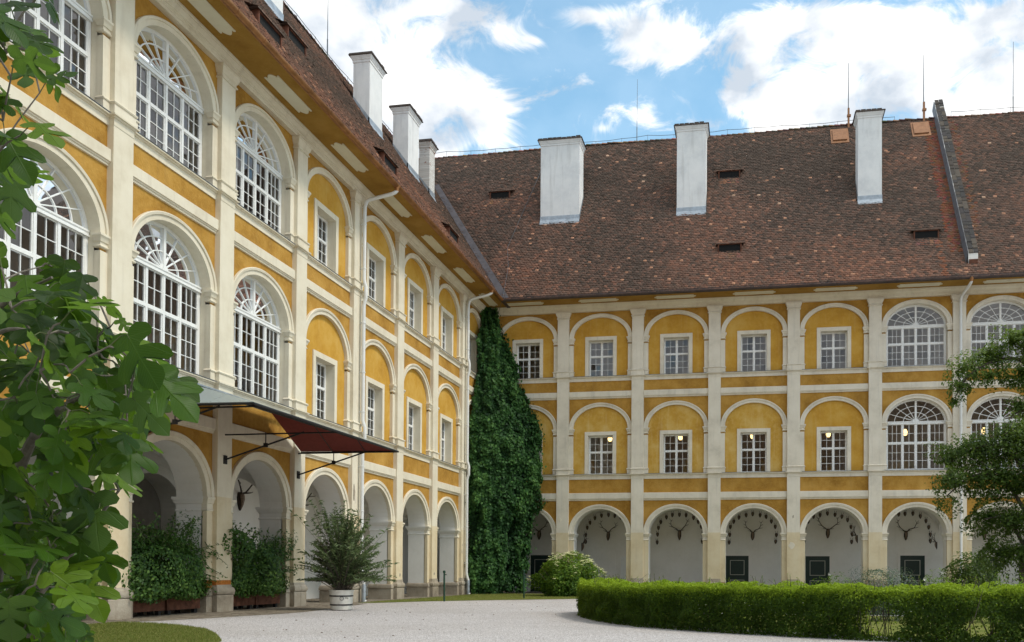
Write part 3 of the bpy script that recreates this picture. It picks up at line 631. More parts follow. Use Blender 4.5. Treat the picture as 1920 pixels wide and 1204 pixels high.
# left wing local X runs from -x far end to the corner; reuse with rotation 90 deg
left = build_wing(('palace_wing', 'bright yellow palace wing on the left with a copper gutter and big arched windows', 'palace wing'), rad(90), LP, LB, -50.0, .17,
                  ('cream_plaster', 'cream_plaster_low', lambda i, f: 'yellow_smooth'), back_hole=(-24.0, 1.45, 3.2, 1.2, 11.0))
RP = [.32+4.4*k for k in range(9)]
RB = [dict(cx=2.52+4.4*k, kind='small' if k < 5 else 'big') for k in range(8)]
for k in range(5): RB[k]['rank'] = 1; RB[k]['single'] = (1, 1)
RB[5]['rank'] = 2; RB[5]['single'] = (0, 1)
right = build_wing(('palace_wing', 'shaded palace wing straight ahead whose broad tiled roof carries three white chimneys', 'palace wing'), 0, RP, RB, .17, 35.5,
                   ('grey_plaster', 'cream_plaster_low', lambda i, f: 'yellow_worn' if (f == 1 and i < 4) else 'yellow_smooth'))

# the wing that closes the courtyard behind the camera; only its reflection and its shade reach the picture
mb = MB(); yo = -86
mb.quad((-12, yo, -.4), (60, yo, -.4), (60, yo, 16.9), (-12, yo, 16.9)); mb.quad((-12, yo+1.4, 16.9), (60, yo+1.4, 16.9), (60, yo-7.6, 30), (-12, yo-7.6, 30), 1); mb.quad((-12, yo-7.6, 30), (60, yo-7.6, 30), (60, yo-16.6, 16.9), (-12, yo-16.6, 16.9), 1)
mb.quad((-12, yo, 16.88), (60, yo, 16.88), (60, yo+1.4, 16.88), (-12, yo+1.4, 16.88))
for k in range(16):
    x = -9+4.4*k
    mb.box(x-.35, x+.35, yo, yo+.18, -.3, 16.8, 2)
    for z0, z1 in ((6.8, 9.2), (12.5, 14.7)): mb.box(x+1.4, x+3.0, yo, yo+.04, z0, z1, 3)
for z0 in (5.3, 6.5, 11.2, 12.2, 16.3): mb.box(-12, 60, yo, yo+.12, z0, z0+.35, 2)
o = obj('opposite_wall', mb, ['yellow_smooth', 'cap_tile', 'cream_plaster', 'black_void'], None, False); o['kind'] = 'structure'

# soffits, gutters
EZ = 16.745
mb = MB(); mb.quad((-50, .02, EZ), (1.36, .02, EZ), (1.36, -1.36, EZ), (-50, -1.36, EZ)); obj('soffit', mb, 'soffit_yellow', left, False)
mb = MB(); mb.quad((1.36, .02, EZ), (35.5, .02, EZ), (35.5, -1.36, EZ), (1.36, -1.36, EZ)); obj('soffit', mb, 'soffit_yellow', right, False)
def gutter(wing, xa, xb, mat, step):
    mb = MB(); n = 10; prof = []
    for k in range(n+1):
        t = math.pi*(1+k/n); prof.append((-1.44+.105*math.cos(t), 16.80+.115*math.sin(t)))
    prof = prof+[(y*.94-.0864, 16.80+(z-16.80)*.86) for y, z in prof[::-1]]
    mb.sweepx(xa, xb, prof)
    mb.box(xa, xb, -1.375, -1.34, 16.70, 16.93)
    x = xa+.7
    while x < xb:
        r = [(-1.44+.113*math.cos(math.pi*(1+k/n)), 16.80+.123*math.sin(math.pi*(1+k/n))) for k in range(n+1)]
        r = r+[(-1.44+.10*math.cos(math.pi*(1+k/n)), 16.80+.11*math.sin(math.pi*(1+k/n))) for k in range(n, -1, -1)]
        mb.sweepx(x-.03, x+.03, r); x += step
    return obj('gutter', mb, mat, wing)
gutter(left, -50, -1.55, 'copper_gutter', 1.35); gutter(right, 1.55, 35.5, 'dark_gutter', 2.2)
mb = MB(); mb.box(-1.55, 1.56, -1.56, -1.36, 16.70, 16.90); obj('gutter_corner', mb, 'dark_gutter', left)

def downpipe(wing, x, gz, off=.0):
    mb = MB(); r = .075
    arc = [(x+.25, -1.42, 16.70), (x+.25, -1.42, 16.58), (x+.24, -1.36, 16.52), (x+.2, -1.2, 16.44), (x+.05, -.38, 16.22), (x+.01, -.23, 16.12), (x, -.17, 15.9), (x, -.16, 15.5)]
    arc += [(x, -.16, 12.95), (x, -.19, 12.8), (x, -.24, 12.65), (x, -.24, 12.2), (x, -.19, 12.05), (x, -.16, 11.9), (x, -.16, 7.25), (x, -.20, 7.1), (x, -.25, 6.95), (x, -.25, 6.5), (x, -.19, 6.35), (x, -.16, 6.2), (x, -.16, 1.05), (x, -.2, .85), (x, -.26, .7), (x, -.27, gz+.08), (x+.02, -.36, gz+.02)]
    mb.tube(arc, r, 12)
    for z in (15.2, 13.4, 11.2, 9.2, 7.6, 5.4, 3.6, 1.6):
        mb.lathe(x, -.16, [(r, z-.03), (r+.014, z-.025), (r+.014, z+.025), (r, z+.03)], 12); mb.box(x-.015, x+.015, -.16+r, .01, z-.02, z+.02)
    p = obj('downpipe', mb, 'pipe_white', wing)
    m2 = MB(); m2.lathe(x+.25, -1.42, [(.13, 16.78), (.12, 16.70), (.085, 16.64), (.08, 16.56), (.0, 16.56)], 14); obj('outlet', m2, 'copper_gutter', p)
    m2 = MB(); m2.lathe(x, -.27, [(.09, gz), (.09, .62), (.082, .66)], 12); obj('boot', m2, 'zinc', p)
    return p
downpipe(left, -16.78, ground_z(-17)); downpipe(left, -3.70, ground_z(-3.7)); downpipe(right, 26.74, ground_z(0))
downpipe(left, -47.6, 0)

# ------------------------------------------------------------------ roofs
TAN = 1.47; Y0, Z0 = -1.37, 16.80           # eave line of the roof planes (in wing space: Y into the building)
def rz_at(Y): return Z0+TAN*(Y-Y0)
SL = math.hypot(1, TAN)
def tiles(name, parent, inside, xa, xb, Ltop, color, w=.20, ex=.165, skip=None):
    rows = int(Ltop*SL/ex); V = []; T = []; n = 0
    du = np.array([0, 1/SL, TAN/SL]); nn = np.array([0, -TAN/SL, 1/SL])
    shp = [(-.5, 1.35), (.5, 1.35), (.5, .22), (.27, .05), (0, 0), (-.27, .05), (-.5, .22)]
    keep = []
    for r in range(rows):
        s0 = r*ex; off = .5*w*(r % 2)
        wob = .02*math.sin(r*.7)
        for k in range(int((xb-xa)/w)+1):
            x = xa+k*w+off; Y = Y0+s0/SL
            if inside(x, Y): keep.append((x+random.gauss(0, .006), s0+random.gauss(0, .008)+.012*math.sin(x*1.3+r*.2), r))
    K = np.array(keep); N = len(K)
    th = .030; lift = np.clip(RNG.normal(0, .006, N), -.01, .02); tilt = RNG.normal(0, .007, N)
    org = np.array([0, Y0, Z0])
    P = []
    for i, (a, b_) in enumerate(shp):
        h = (.060 if b_ < 1 else .012); u = K[:, 1]+b_*ex; hh = h+lift+tilt*a
        P.append(np.stack([K[:, 0]+a*w*.97, np.zeros(N), np.zeros(N)], 1)+org+u[:, None]*du+hh[:, None]*nn)
    for (a, b_) in shp[2:]:
        u = K[:, 1]+b_*ex; hh = .004+lift+tilt*a
        P.append(np.stack([K[:, 0]+a*w*.97, np.zeros(N), np.zeros(N)], 1)+org+u[:, None]*du+hh[:, None]*nn)
    V = np.stack(P, 1).reshape(-1, 3); nv = 12
    loc = [0, 1, 2, 3, 4, 5, 6]+[2, 7, 8, 3]+[3, 8, 9, 4]+[4, 9, 10, 5]+[5, 10, 11, 6]
    loops = (np.array(loc)[None, :]+np.arange(N)[:, None]*nv).ravel()
    st = np.array([0, 7, 11, 15, 19]); starts = (st[None, :]+np.arange(N)[:, None]*23).ravel(); tot = np.tile([7, 4, 4, 4, 4], N)
    col = np.array([color(x, s_/SL+Y0, random.random()) for x, s_, r in keep])
    me = np_mesh(name, V, loops, starts, tot, 'roof_tile', np.repeat(col, nv, axis=0))
    o = put(name, me, parent); o['kind'] = 'stuff'; return o
def tile_color(x, Y, r, seed=0):
    n = noise.noise(Vector((x*.16+seed, Y*.35, .3)))+.5*noise.noise(Vector((x*.6+seed, Y*.9, 4)))
    low = max(0, 1-(Y+1.3)/4.5)                     # the lower courses are newer and redder
    pal = [(0.114, 0.084, 0.067), (0.16, 0.105, 0.081), (0.205, 0.121, 0.089), (0.268, 0.14, 0.097), (0.342, 0.174, 0.113), (0.524, 0.28, 0.178), (0.616, 0.403, 0.281)]
    q = 1.0+1.7*n+1.6*low+random.gauss(0, .75)
    c = pal[int(min(4, max(0, q)))]
    if r < .007+.012*low: c = pal[5]
    elif r < .010: c = pal[6]
    k = random.uniform(.8, 1.2); return tuple(v*k for v in c)
def tc_right(x, Y, r):
    if abs(x-26.55) < .42 and Y > -.2 and r < .8: return tuple(v*random.uniform(.8, 1.2) for v in (.23, .095, .06))
    if 27.7 < x < 28.1 and Y > 1 and r < .5: return tuple(v*random.uniform(.8, 1.2) for v in (.21, .10, .065))
    if abs(x-25.72) < .12 and Y < .5 and r < .8: return (.28, .12, .07)
    return tile_color(x, Y, r)
# right roof
RID = 7.45
mb = MB(); z = rz_at
mb.add([(1.37, Y0, Z0), (35.5, Y0, Z0), (35.5, RID, z(RID)), (-9, RID, z(RID)), (-9, 5.6, z(5.6)), (-5.6, 5.6, z(5.6))], [(0, 1, 2, 3, 4, 5)])
mb.quad((-9, RID, z(RID)), (35.5, RID, z(RID)), (35.5, 16, 18), (-9, 16, 18))
rroof = obj('roof', mb, 'cap_tile', right, False)
tiles('roof_tiles', rroof, lambda x, Y: x > -Y-.1 and x > -7 and Y < RID-.05, -7, 33.5, RID-Y0, tc_right)
mb = MB(); LR = 5.6
mb.add([(-50, Y0, Z0), (-1.37+2.74, Y0, Z0), (5.6, LR, z(LR)), (-50, LR, z(LR))], [(0, 1, 2, 3)]); mb.v[-3] = (1.37, Y0, Z0)
mb.v = [(-50, Y0, Z0), (-Y0*-1, Y0, Z0), (LR, LR, z(LR)), (-50, LR, z(LR))]
mb.f = [(0, 1, 2, 3)]; mb.mi = [0]
mb.quad((-50, LR, z(LR)), (5.6, LR, z(LR)), (5.6, 12.5, 17), (-50, 12.5, 17))
lroof = obj('roof', mb, 'cap_tile', left, False)
# in left-wing space X is world y, Y is -world x; the valley is X = Y there
tiles('roof_tiles', lroof, lambda X, Y: X < Y+.05 and Y < LR-.05, -34, 6, LR-Y0, lambda x, Y, r: tile_color(x, Y, r, 31))
def ridge(parent, xa, xb, Y, n_off=0):
    mb = MB(); x = xa; cols = []
    z_ = rz_at(Y)
    while x < xb:
        dz = random.gauss(0, .012)+.05*math.sin(x*.35)
        P = [(x, Y+.15*math.cos(t), z_-.04+.13*math.sin(t)+dz+.02) for t in np.linspace(math.pi, 0, 7)]
        Q = [(x+.40, Y+.125*math.cos(t), z_-.05+.115*math.sin(t)+dz) for t in np.linspace(math.pi, 0, 7)]
        i0 = len(mb.v); mb.add(P+Q, [(k, k+1, k+8, k+7) for k in range(6)]+[tuple(range(7))]); cols += [tuple(v*random.uniform(.7, 1.3) for v in ((.20, .11, .075) if random.random() < .45 else (.09, .06, .045)))]*14; x += .36
    me = mesh_of('ridge_tiles', mb, 'roof_tile'); ca = me.color_attributes.new('tint', 'FLOAT_COLOR', 'POINT')
    for i, c in enumerate(cols): ca.data[i].color = (*c, 1)
    o = put('ridge_tiles', me, parent); o['kind'] = 'stuff'
ridge(rroof, -8, 35, RID); ridge(lroof, -44, 5.6, LR)
# valley sheet between the two roofs
mb = MB()
for s0, s1 in [(i*.98, (i+1)*.98+.02) for i in range(7)]:
    for side in (0, 1):
        def vp(s_, wd, h): 
            Y = Y0+s_
            return (-Y, Y, rz_at(Y)+h+.05) if wd == 0 else ((-Y+.42, Y, rz_at(Y)+h+.05) if side == 0 else (-Y, Y-.0-.42, rz_at(Y)+h))
        a, b_ = vp(s0, 0, .055-.006*(side)), vp(s1, 0, .06-.006*side)
        c_, d_ = vp(s1, 1, .075), vp(s0, 1, .07)
        if side == 1: c_, d_ = (-(Y0+s1)+.0, Y0+s1-.3, rz_at(Y0+s1)+.13), (-(Y0+s0)+.0, Y0+s0-.3, rz_at(Y0+s0)+.125)
        mb.quad(a, b_, c_, d_)
obj('valley_flashing', mb, 'valley_metal', rroof, False)

def chimney(wing, x0, x1, y0, y1, zt, mat='chimney_white', roof=None):
    zb = rz_at(y0); mb = MB()
    mb.box(x0, x1, y0, y1, zb-.6, zt-.42); p = obj('chimney', mb, mat, wing, False)
    m2 = MB(); m2.moulded(x0, x1, y0, y1, [(0, zt-.42), (.03, zt-.40), (.035, zt-.30), (.06, zt-.28), (.075, zt-.2), (.12, zt-.14), (.125, zt-.10), (.0, zt-.09)], back=True)
    obj('cornice', m2, mat if mat == 'chimney_white' else 'chimney_brick', p)
    m2 = MB(); m2.moulded(x0, x1, y0, y1, [(.14, zt-.10), (.19, zt-.085), (.17, zt-.03), (.0, zt+.03)], back=True)
    for k in range(int((x1-x0+.3)/.3)): m2.box(x0-.14+k*.3, x0-.14+k*.3+.27, y0-.17, y1+.17, zt-.02+random.gauss(0, .01), zt+.03+random.gauss(0, .012))
    obj('cap', m2, 'cap_tile', p, False)
    m2 = MB(); e = .02
    m2.box(x0-e, x1+e, y0-e, y0+.05, zb-.2, zb+.36)
    m2.quad((x0-e, y0-e-.16, rz_at(y0-e-.16)+.07), (x1+e, y0-e-.16, rz_at(y0-e-.16)+.07), (x1+e, y0-e, zb+.12), (x0-e, y0-e, zb+.12))
    for xx in (x0-e, x1+e): m2.quad((xx, y0-e, zb-.1), (xx, y1, rz_at(y1)-.1), (xx, y1, rz_at(y1)+.22), (xx, y0-e, zb+.34))
    obj('flashing', m2, 'zinc', p, False)
    return p
chimney(right, 2.62, 5.08, 2.75, 4.0, 28.02); chimney(right, 11.10, 12.85, 2.75, 3.95, 28.25); chimney(right, 21.70, 23.05, 2.75, 3.9, 28.2)
chimney(left, -10.2, -8.72, 2.75, 3.6, 26.35); chimney(left, -5.38, -3.85, 2.75, 3.62, 26.35); chimney(left, -2.22, -1.38, 2.75, 3.38, 26.0, 'chimney_brick')
chimney(left, -19.6, -18.1, 2.75, 3.6, 26.3); chimney(left, -33, -31.4, 2.75, 3.6, 26.3)
def dormer(wing, xc, zc, w=1.2, h=.58):
    Y = Y0+(zc-Z0)/TAN; m2 = MB(); hw = w/2
    m2.box(xc-hw, xc+hw, Y+.04, Y+.09, zc-.02, zc+h); d = obj('dormer_vent', m2, 'black_void', wing, False)
    m2 = MB(); m2.box(xc-hw-.07, xc-hw, Y-.01, Y+.12, zc-.06, zc+h); m2.box(xc+hw, xc+hw+.07, Y-.01, Y+.12, zc-.06, zc+h); m2.box(xc-hw, xc+hw, Y-.008, Y+.12, zc+h-.06, zc+h)
    for s_ in (-1, 1):
        x = xc+s_*(hw+.05); m2.add([(x, Y, zc-.05), (x, Y, zc+h), (x, Y+(h+.1)/(TAN-.42)+.05, zc+h+.45*((h+.1)/(TAN-.42)))], [(0, 1, 2)])
    obj('frame', m2, 'rust', d, False)
    m2 = MB(); cols = []; dl = (h+.12)/(TAN-.42)
    for r in range(5):
        for k in range(int((w+.24)/.2)+1):
            x = xc-hw-.10+k*.2+(.1 if r % 2 else 0); ya = Y-.07+r*dl/4.2; za = zc+h+.03+.42*(ya-Y)+.02; yb = ya+.30; zb = za+.42*.30-.02
            m2.add([(x-.095, ya, za), (x+.095, ya, za), (x+.095, yb, zb), (x-.095, yb, zb), (x-.095, ya, za-.045), (x+.095, ya, za-.045)], [(0, 1, 2, 3), (4, 5, 1, 0)]); c = tile_color(x, 3, random.random()); cols += [c]*6
    m2.box(xc-hw-.18, xc+hw+.18, Y-.05, Y+dl, zc+h-.0, zc+h+.012); cols += [(.06, .04, .03)]*8
    k0 = len(m2.v)
    for k in range(5):
        x = xc-hw+.1+k*(w-.2)/4; ya = Y-.28; m2.add([(x-.11, ya, rz_at(ya)+.07), (x+.11, ya, rz_at(ya)+.07), (x+.11, Y, zc+.06), (x-.11, Y, zc+.06)], [(0, 1, 2, 3)]); cols += [tuple(v*random.uniform(.8, 1.2) for v in (.26, .12, .075))]*4
    me = mesh_of('tile_cover', m2, 'roof_tile', False); ca = me.color_attributes.new('tint', 'FLOAT_COLOR', 'POINT')
    for i, c in enumerate(cols): ca.data[i].color = (*c, 1)
    put('tile_cover', me, d)
for xc, zc in ((-.48, 25.15), (14.2, 25.55), (14.34, 19.42), (25.1, 19.58)): dormer(right, xc, zc)
for xc, zc in ((-14.9, 18.2), (-24.2, 18.25), (-6.7, 18.3), (-29.5, 18.2)): dormer(left, xc, zc, 1.25, .5)
dormer(left, -19.0, 21.2, 1.25, .5)
def hatch(xc, zc):
    Y = Y0+(zc-Z0)/TAN; mb = MB()
    def on(dx, s_, h): y = Y+s_/SL; return (xc+dx, y-h*TAN/SL, rz_at(y)+h/SL)
    for (a, b_, s0, s1, h0, h1) in ((-.55, .55, -.25, 1.35, .03, .08), (-.43, .43, 0, 1.2, .08, .15)):
        v = [on(x, s_, h) for h in (h0, h1) for x, s_ in ((a, s0), (b_, s0), (b_, s1), (a, s1))]
        mb.add(v, [(4, 5, 6, 7), (0, 1, 5, 4), (1, 2, 6, 5), (2, 3, 7, 6), (3, 0, 4, 7)])
    h_ = obj('roof_hatch', mb, 'copper_lid', right, False)
hatch(21.05, 28.3); hatch(25.95, 28.35)
# parapet of the fire wall that splits the right roof
mb = MB(); xa, xb = 26.98, 27.48
Ys = np.linspace(-.75, 7.9, 54)
for i in range(53):
    ya, yb = Ys[i], Ys[i+1]; h = .62+random.gauss(0, .02)
    za, zb = rz_at(ya), rz_at(yb)
    mb.add([(xa, ya, za-.3), (xb, ya, za-.3), (xb, ya, za+h), (xa, ya, za+h), (xa, yb, zb-.3), (xb, yb, zb-.3), (xb, yb, zb+h), (xa, yb, zb+h)], [(0, 1, 2, 3), (1, 5, 6, 2), (4, 0, 3, 7), (3, 2, 6, 7), (5, 4, 7, 6)])
par = obj('parapet_wall', mb, 'white_plaster', right, False)
mb = MB(); cols = []
for i in range(53):
    ya, yb = Ys[i]-.02, Ys[i+1]+.10
    for k in range(2):
        x0_, x1_ = xa+.03+k*.25, xa+.27+k*.25; dz = random.gauss(0, .025); za, zb = rz_at(ya)+.70+dz, rz_at(yb)+.665+dz
        mb.add([(x0_, ya, za), (x1_, ya, za), (x1_, yb, zb), (x0_, yb, zb), (x0_, ya, za-.06), (x1_, ya, za-.06)], [(0, 1, 2, 3), (4, 5, 1, 0)])
        cols += [random.choice(((.045, .042, .04), (.06, .05, .042), (.09, .075, .06), (.05, .045, .045)))]*6
me = mesh_of('coping_tiles', mb, 'roof_tile', False); ca = me.color_attributes.new('tint', 'FLOAT_COLOR', 'POINT')
for i, c in enumerate(cols): ca.data[i].color = (*c, 1)
o = put('coping_tiles', me, par); o['kind'] = 'stuff'
mb = MB()
for x in (xa-.02,):
    mb.add([(x, -.8, rz_at(-.8)-.1), (x, 7.9, rz_at(7.9)-.1), (x, 7.9, rz_at(7.9)+.74), (x, -.8, rz_at(-.8)+.74), (x-.10, -.8, rz_at(-.8)+.08), (x-.10, 7.9, rz_at(7.9)+.08)], [(0, 1, 2, 3), (4, 5, 2, 3)])
obj('flashing', mb, 'dark_zinc', par, False)
mb = MB(); ya = -.78; mb.box(xa+.04, xb-.02, ya-.04, ya+.1, rz_at(ya)-.05, rz_at(ya)+.28); obj('brick_end', mb, 'rust', par, False)

# lightning conductors
def rod(wing, X, Y, z0, z1, r=.022):
    mb = MB(); mb.tube([(X, Y, z0-.3), (X, Y, z0+1.0), (X, Y, z0+1.02), (X+.02, Y, z1)], [r*1.5, r*1.5, r, r*.55], 6); return obj('lightning_rod', mb, 'wire_metal', wing)
zr = rz_at(RID)
for X, zt, thick in ((8.03, 34.0, .02), (21.66, 33.8, .03), (26.25, 33.9, .03), (31.55, 34.2, .022)): rod(right, X, RID-.02, zr, zt, thick)
for X, zz in ((21.66, 1.5), (26.25, 1.6)):
    mb = MB(); mb.box(X-.06, X+.06, RID-.2, RID-.08, zr-1.3, zr+1.05); mb.box(X-.1, X+.14, RID-.24, RID-.06, zr+.5, zr+.62); mb.box(X-.1, X+.1, RID-.5, RID-.3, zr-1.35, zr-1.05); obj('rod_bracket', mb, 'copper_lid', right, False)
zl = rz_at(LR)
for X in (-17.9, -13.9, -9.0): rod(left, X, LR, zl, zl+3.4, .022)
def conductor(wing, pts, r=.014):
    mb = MB(); mb.tube(pts, r, 5); return obj('conductor_wire', mb, 'wire_metal', wing)
def ridge_wire(wing, xa, xb, Y, zz):
    P = []; mb = MB(); x = xa
    while x <= xb:
        P.append((x, Y, zz+.34+.05*math.sin(x*.9)+.03*math.sin(x*2.3))); mb.tube([(x, Y, zz+.05), (x, Y, P[-1][2]+.03)], .012, 4); x += 1.75
    Q = []
    for a, b_ in zip(P, P[1:]): Q += [a, tuple((a[i]+b_[i])/2-(.035 if i == 2 else 0) for i in range(3))]
    mb.tube(Q+[P[-1]], .016, 5); obj('ridge_wire', mb, 'wire_metal', wing)
ridge_wire(right, -7, 26.2, RID, zr); ridge_wire(right, 27.9, 35, RID, zr); ridge_wire(left, -40, 5.5, LR, zl)
def on_roof(x, Y, h=.09): return (x, Y-h*TAN/SL, rz_at(Y)+h/SL)
conductor(right, [on_roof(1.9, 7.5), on_roof(2.0, 6.2, .2), on_roof(1.55, 4.2, .15), on_roof(1.25, 2.6, .2), on_roof(.95, 1.3, .12), on_roof(1.35, .2, .2), on_roof(1.45, -1.2, .12), (1.45, -1.6, 16.66), (.75, -.12, 16.3), (.65, .0, 15.5)], .012)

# ------------------------------------------------------------------ doors and fittings of the galleries
def door(wing, x0, x1, h, mat='door_green', Y=3.7, gz=-.13):
    mb = MB(); mb.box(x0-.16, x0, Y-.05, Y+.02, gz-.1, h+.14); mb.box(x1, x1+.16, Y-.05, Y+.02, gz-.1, h+.14); mb.box(x0, x1, Y-.052, Y+.02, h, h+.14)
    mb.box(x0-.26, x1+.26, Y-.03, Y+.02, h+.14, h+.20); mb.box(x0-.40, x0-.34, Y-.02, Y+.02, h-.9, h+.32); mb.box(x1+.34, x1+.40, Y-.02, Y+.02, h-.9, h+.32); mb.box(x0-.34, x1+.34, Y-.021, Y+.02, h+.27, h+.32)
    fr = obj('door_frame', mb, 'white_plaster', wing, False)
    mb = MB(); mb.box(x0, x1, Y-.02, Y+.03, gz, h); d = obj('door', mb, mat, wing, False)
    if mat == 'door_green':
        mb = MB(); a, b_ = x0+.25, x1-.25
        for z0, z1 in ((h-1.16, h-.26), (.12, h-1.45)):
            mb.box(a, a+.035, Y-.032, Y-.02, z0, z1); mb.box(b_-.035, b_, Y-.032, Y-.02, z0, z1); mb.box(a, b_, Y-.033, Y-.02, z1-.035, z1); mb.box(a, b_, Y-.033, Y-.02, z0, z0+.035)
        obj('panel_line', mb, 'door_line', d, False)
    mb = MB(); mb.tube([(x1-.12, Y-.02, 1.0), (x1-.12, Y-.08, 1.0), (x1-.24, Y-.08, 1.0)], .014, 6); obj('handle', mb, 'dark_iron', d)
door(right, 1.9, 3.35, 2.17); door(right, 7.65, 8.75, 2.1, 'white_paint'); door(right, 14.09, 15.45, 2.16); door(right, 18.8, 20.2, 2.15); door(right, 24.22, 25.6, 2.2); door(right, 28.3, 29.6, 2.15)
door(left, -15.9, -14.4, 2.2); door(left, -6.6, -5.3, 2.3, 'dark_wood')
mb = MB(); mb.lathe(0, 0, [(0, 0), (.20, 0), (.21, .02), (.19, .04), (.14, .045), (.12, .03), (0, .03)], 20)
me = mesh_of('wall_emblem', mb, 'antler_bone'); put('wall_emblem', me, right, (.62, W-.0, 15.75), (rad(90), 0, 0), (1, .75, 1))
mb = MB(); mb.box(-.16, .16, -.02, 0, -.07, .07)
put('number_plate', mesh_of('number_plate', mb, 'white_paint'), left, (-12.05, W-.01, 3.95), (0, 0, 0), (.5, 1, 1))
mb = MB(); mb.tube([(-21.6, 1.25, 3.15), (-21.75, .95, 3.28)], .10, 10); mb.tube([(-21.6, 1.25, 3.15), (-21.5, 1.4, 3.4)], .02, 6); mb.box(-21.86, -21.7, .84, .99, 3.22, 3.40)
tag(obj('spotlight', mb, 'dark_iron', None), 'black cylindrical spotlight fixed beside the gallery arch over the rusty planters', 'spotlight')
o = bpy.data.objects['spotlight']; o.rotation_euler = (0, 0, rad(90))
def patch(wing, x, z, w, h, y, seed, mat):
    rr = random.Random(seed); P = [(x+w*math.cos(a)*rr.uniform(.45, 1.1), z+h*math.sin(a)*rr.uniform(.5, 1.1)) for a in np.linspace(0, 2*math.pi, 15)[:-1]]
    mb = MB(); n_ = len(P); mb.add([(a, y-.004, b_) for a, b_ in P]+[(x+(a-x)*1.08, y+.004, z+(b_-z)*1.05) for a, b_ in P], [tuple(range(n_))]+[(i, (i+1) % n_, n_+(i+1) % n_, n_+i) for i in range(n_)]); obj('bare_patch', mb, mat, wing, False)
for k, (x, z, w, h) in enumerate(((-17.15, 4.35, .09, .38), (-17.02, 4.05, .06, .2), (-4.0, 2.25, .05, .16), (-3.96, 2.6, .03, .08), (-8.2, 1.05, .10, .07), (-12.5, 1.0, .08, .10))): patch(left, x, z, w, h, -.004, k, 'plinth_stone' if k != 1 else 'grey_plaster')
patch(right, 17.9, 4.3, .05, .11, -.004, 21, 'plinth_stone'); patch(right, 4.55, 4.2, .1, .16, -.004, 22, 'cream_plaster'); patch(right, 17.8, 2.7, .18, .25, -.004, 23, 'grey_plaster')
# iron railing deep in the left gallery
mb = MB()
for i in range(13): mb.tube([(-19.2+i*.14, 2.6, .0), (-19.2+i*.14, 2.6, 1.35)], .012, 5)
for z_ in (.15, 1.35): mb.tube([(-19.25, 2.6, z_), (-17.5, 2.6, z_)], .018, 5)
o = tag(obj('railing', mb, 'dark_iron', None), 'black iron railing behind the greenery inside the left gallery', 'railing'); o.rotation_euler = (0, 0, rad(90))

# ------------------------------------------------------------------ hunting trophies on the gallery walls
def curve_pts(P, n=14):
    P = [Vector(p) for p in P]; out = []
    for i in range(len(P)-1):
        p0 = P[max(i-1, 0)]; p1 = P[i]; p2 = P[i+1]; p3 = P[min(i+2, len(P)-1)]
        for k in range(n//(len(P)-1)+1):
            t = k/(n//(len(P)-1)+1); out.append(.5*((2*p1)+(-p0+p2)*t+(2*p0-5*p1+4*p2-p3)*t*t+(-p0+3*p1-3*p2+p3)*t**3))
    return out+[P[-1]]
def trophy(label, x, z, Y, seed, wing_left=False, s=1.0, spread=1.0, group='antler trophies on the gallery walls', rot=0):
    rr = random.Random(seed)
    loc = (-(Y-.02), x, z) if wing_left else (x, Y-.02, z); rz_ = rad(90) if wing_left else 0
    t = thing('antler_trophy', label, 'antlers', loc, rz_+rot, group); s *= rr.uniform(.9, 1.12); t.scale = (s*rr.uniform(.92, 1.08), s, s); t.rotation_euler.y = rr.gauss(0, .05)
    mb = MB(); out = [(0, -.02), (.06, .05), (.115, .22), (.12, .40), (.09, .54), (.05, .58)]
    ring = out+[(-a, b_) for a, b_ in out[::-1]]; n = len(ring)
    mb.add([(a, 0, b_) for a, b_ in ring]+[(a*.92, -.045, b_*.98+.006) for a, b_ in ring], [tuple(range(n)), tuple(range(n, 2*n))[::-1]]+[(i, (i+1) % n, n+(i+1) % n, n+i) for i in range(n)]); obj('shield', mb, 'dark_wood', t, False)
    mb = MB(); mb.tube([(0, -.06, .06), (0, -.10, .18), (0, -.12, .34), (0, -.10, .46), (0, -.06, .53)], [.022, .04, .066, .075, .04], 10); obj('skull', mb, 'skull_bone', t)
    for sd_ in (-1, 1):
        k = lambda v: v*(1+rr.uniform(-.07, .07)); q = spread
        main = curve_pts([(sd_*.05, -.10, .52), (sd_*k(.16)*q, -.16, k(.64)), (sd_*k(.36)*q, -.24, k(.80)), (sd_*k(.50)*q, -.26, k(.99)), (sd_*k(.50)*q, -.20, k(1.17))], 16)
        mb = MB(); nn_ = len(main); mb.tube(main, [.030-.018*i/nn_ for i in range(nn_)], 7)
        def tine(i, d, L, r=.016):
            p = main[i]; mb.tube(curve_pts([p, p+Vector((sd_*d[0]*.6, d[1], d[2]*.35))*L, p+Vector((sd_*d[0], d[1]*1.2, d[2]))*L], 6), [r, r, r*.9, r*.8, r*.7, r*.5, r*.35, r*.2][:len(curve_pts([p, p, p], 6))], 6)
        tine(1, (.5, -.8, .25), .26); tine(3, (.9, -.5, .1), .24); tine(nn_//2, (.95, -.5, .25), .26); tine(nn_*3//4, (.9, -.1, .55), k(.18)); tine(nn_-3, (-.6, -.1, .9), k(.17), .013); tine(nn_-2, (.7, 0, .9), k(.16), .013)
        obj('antler', mb, 'antler_bone', t)
    return t
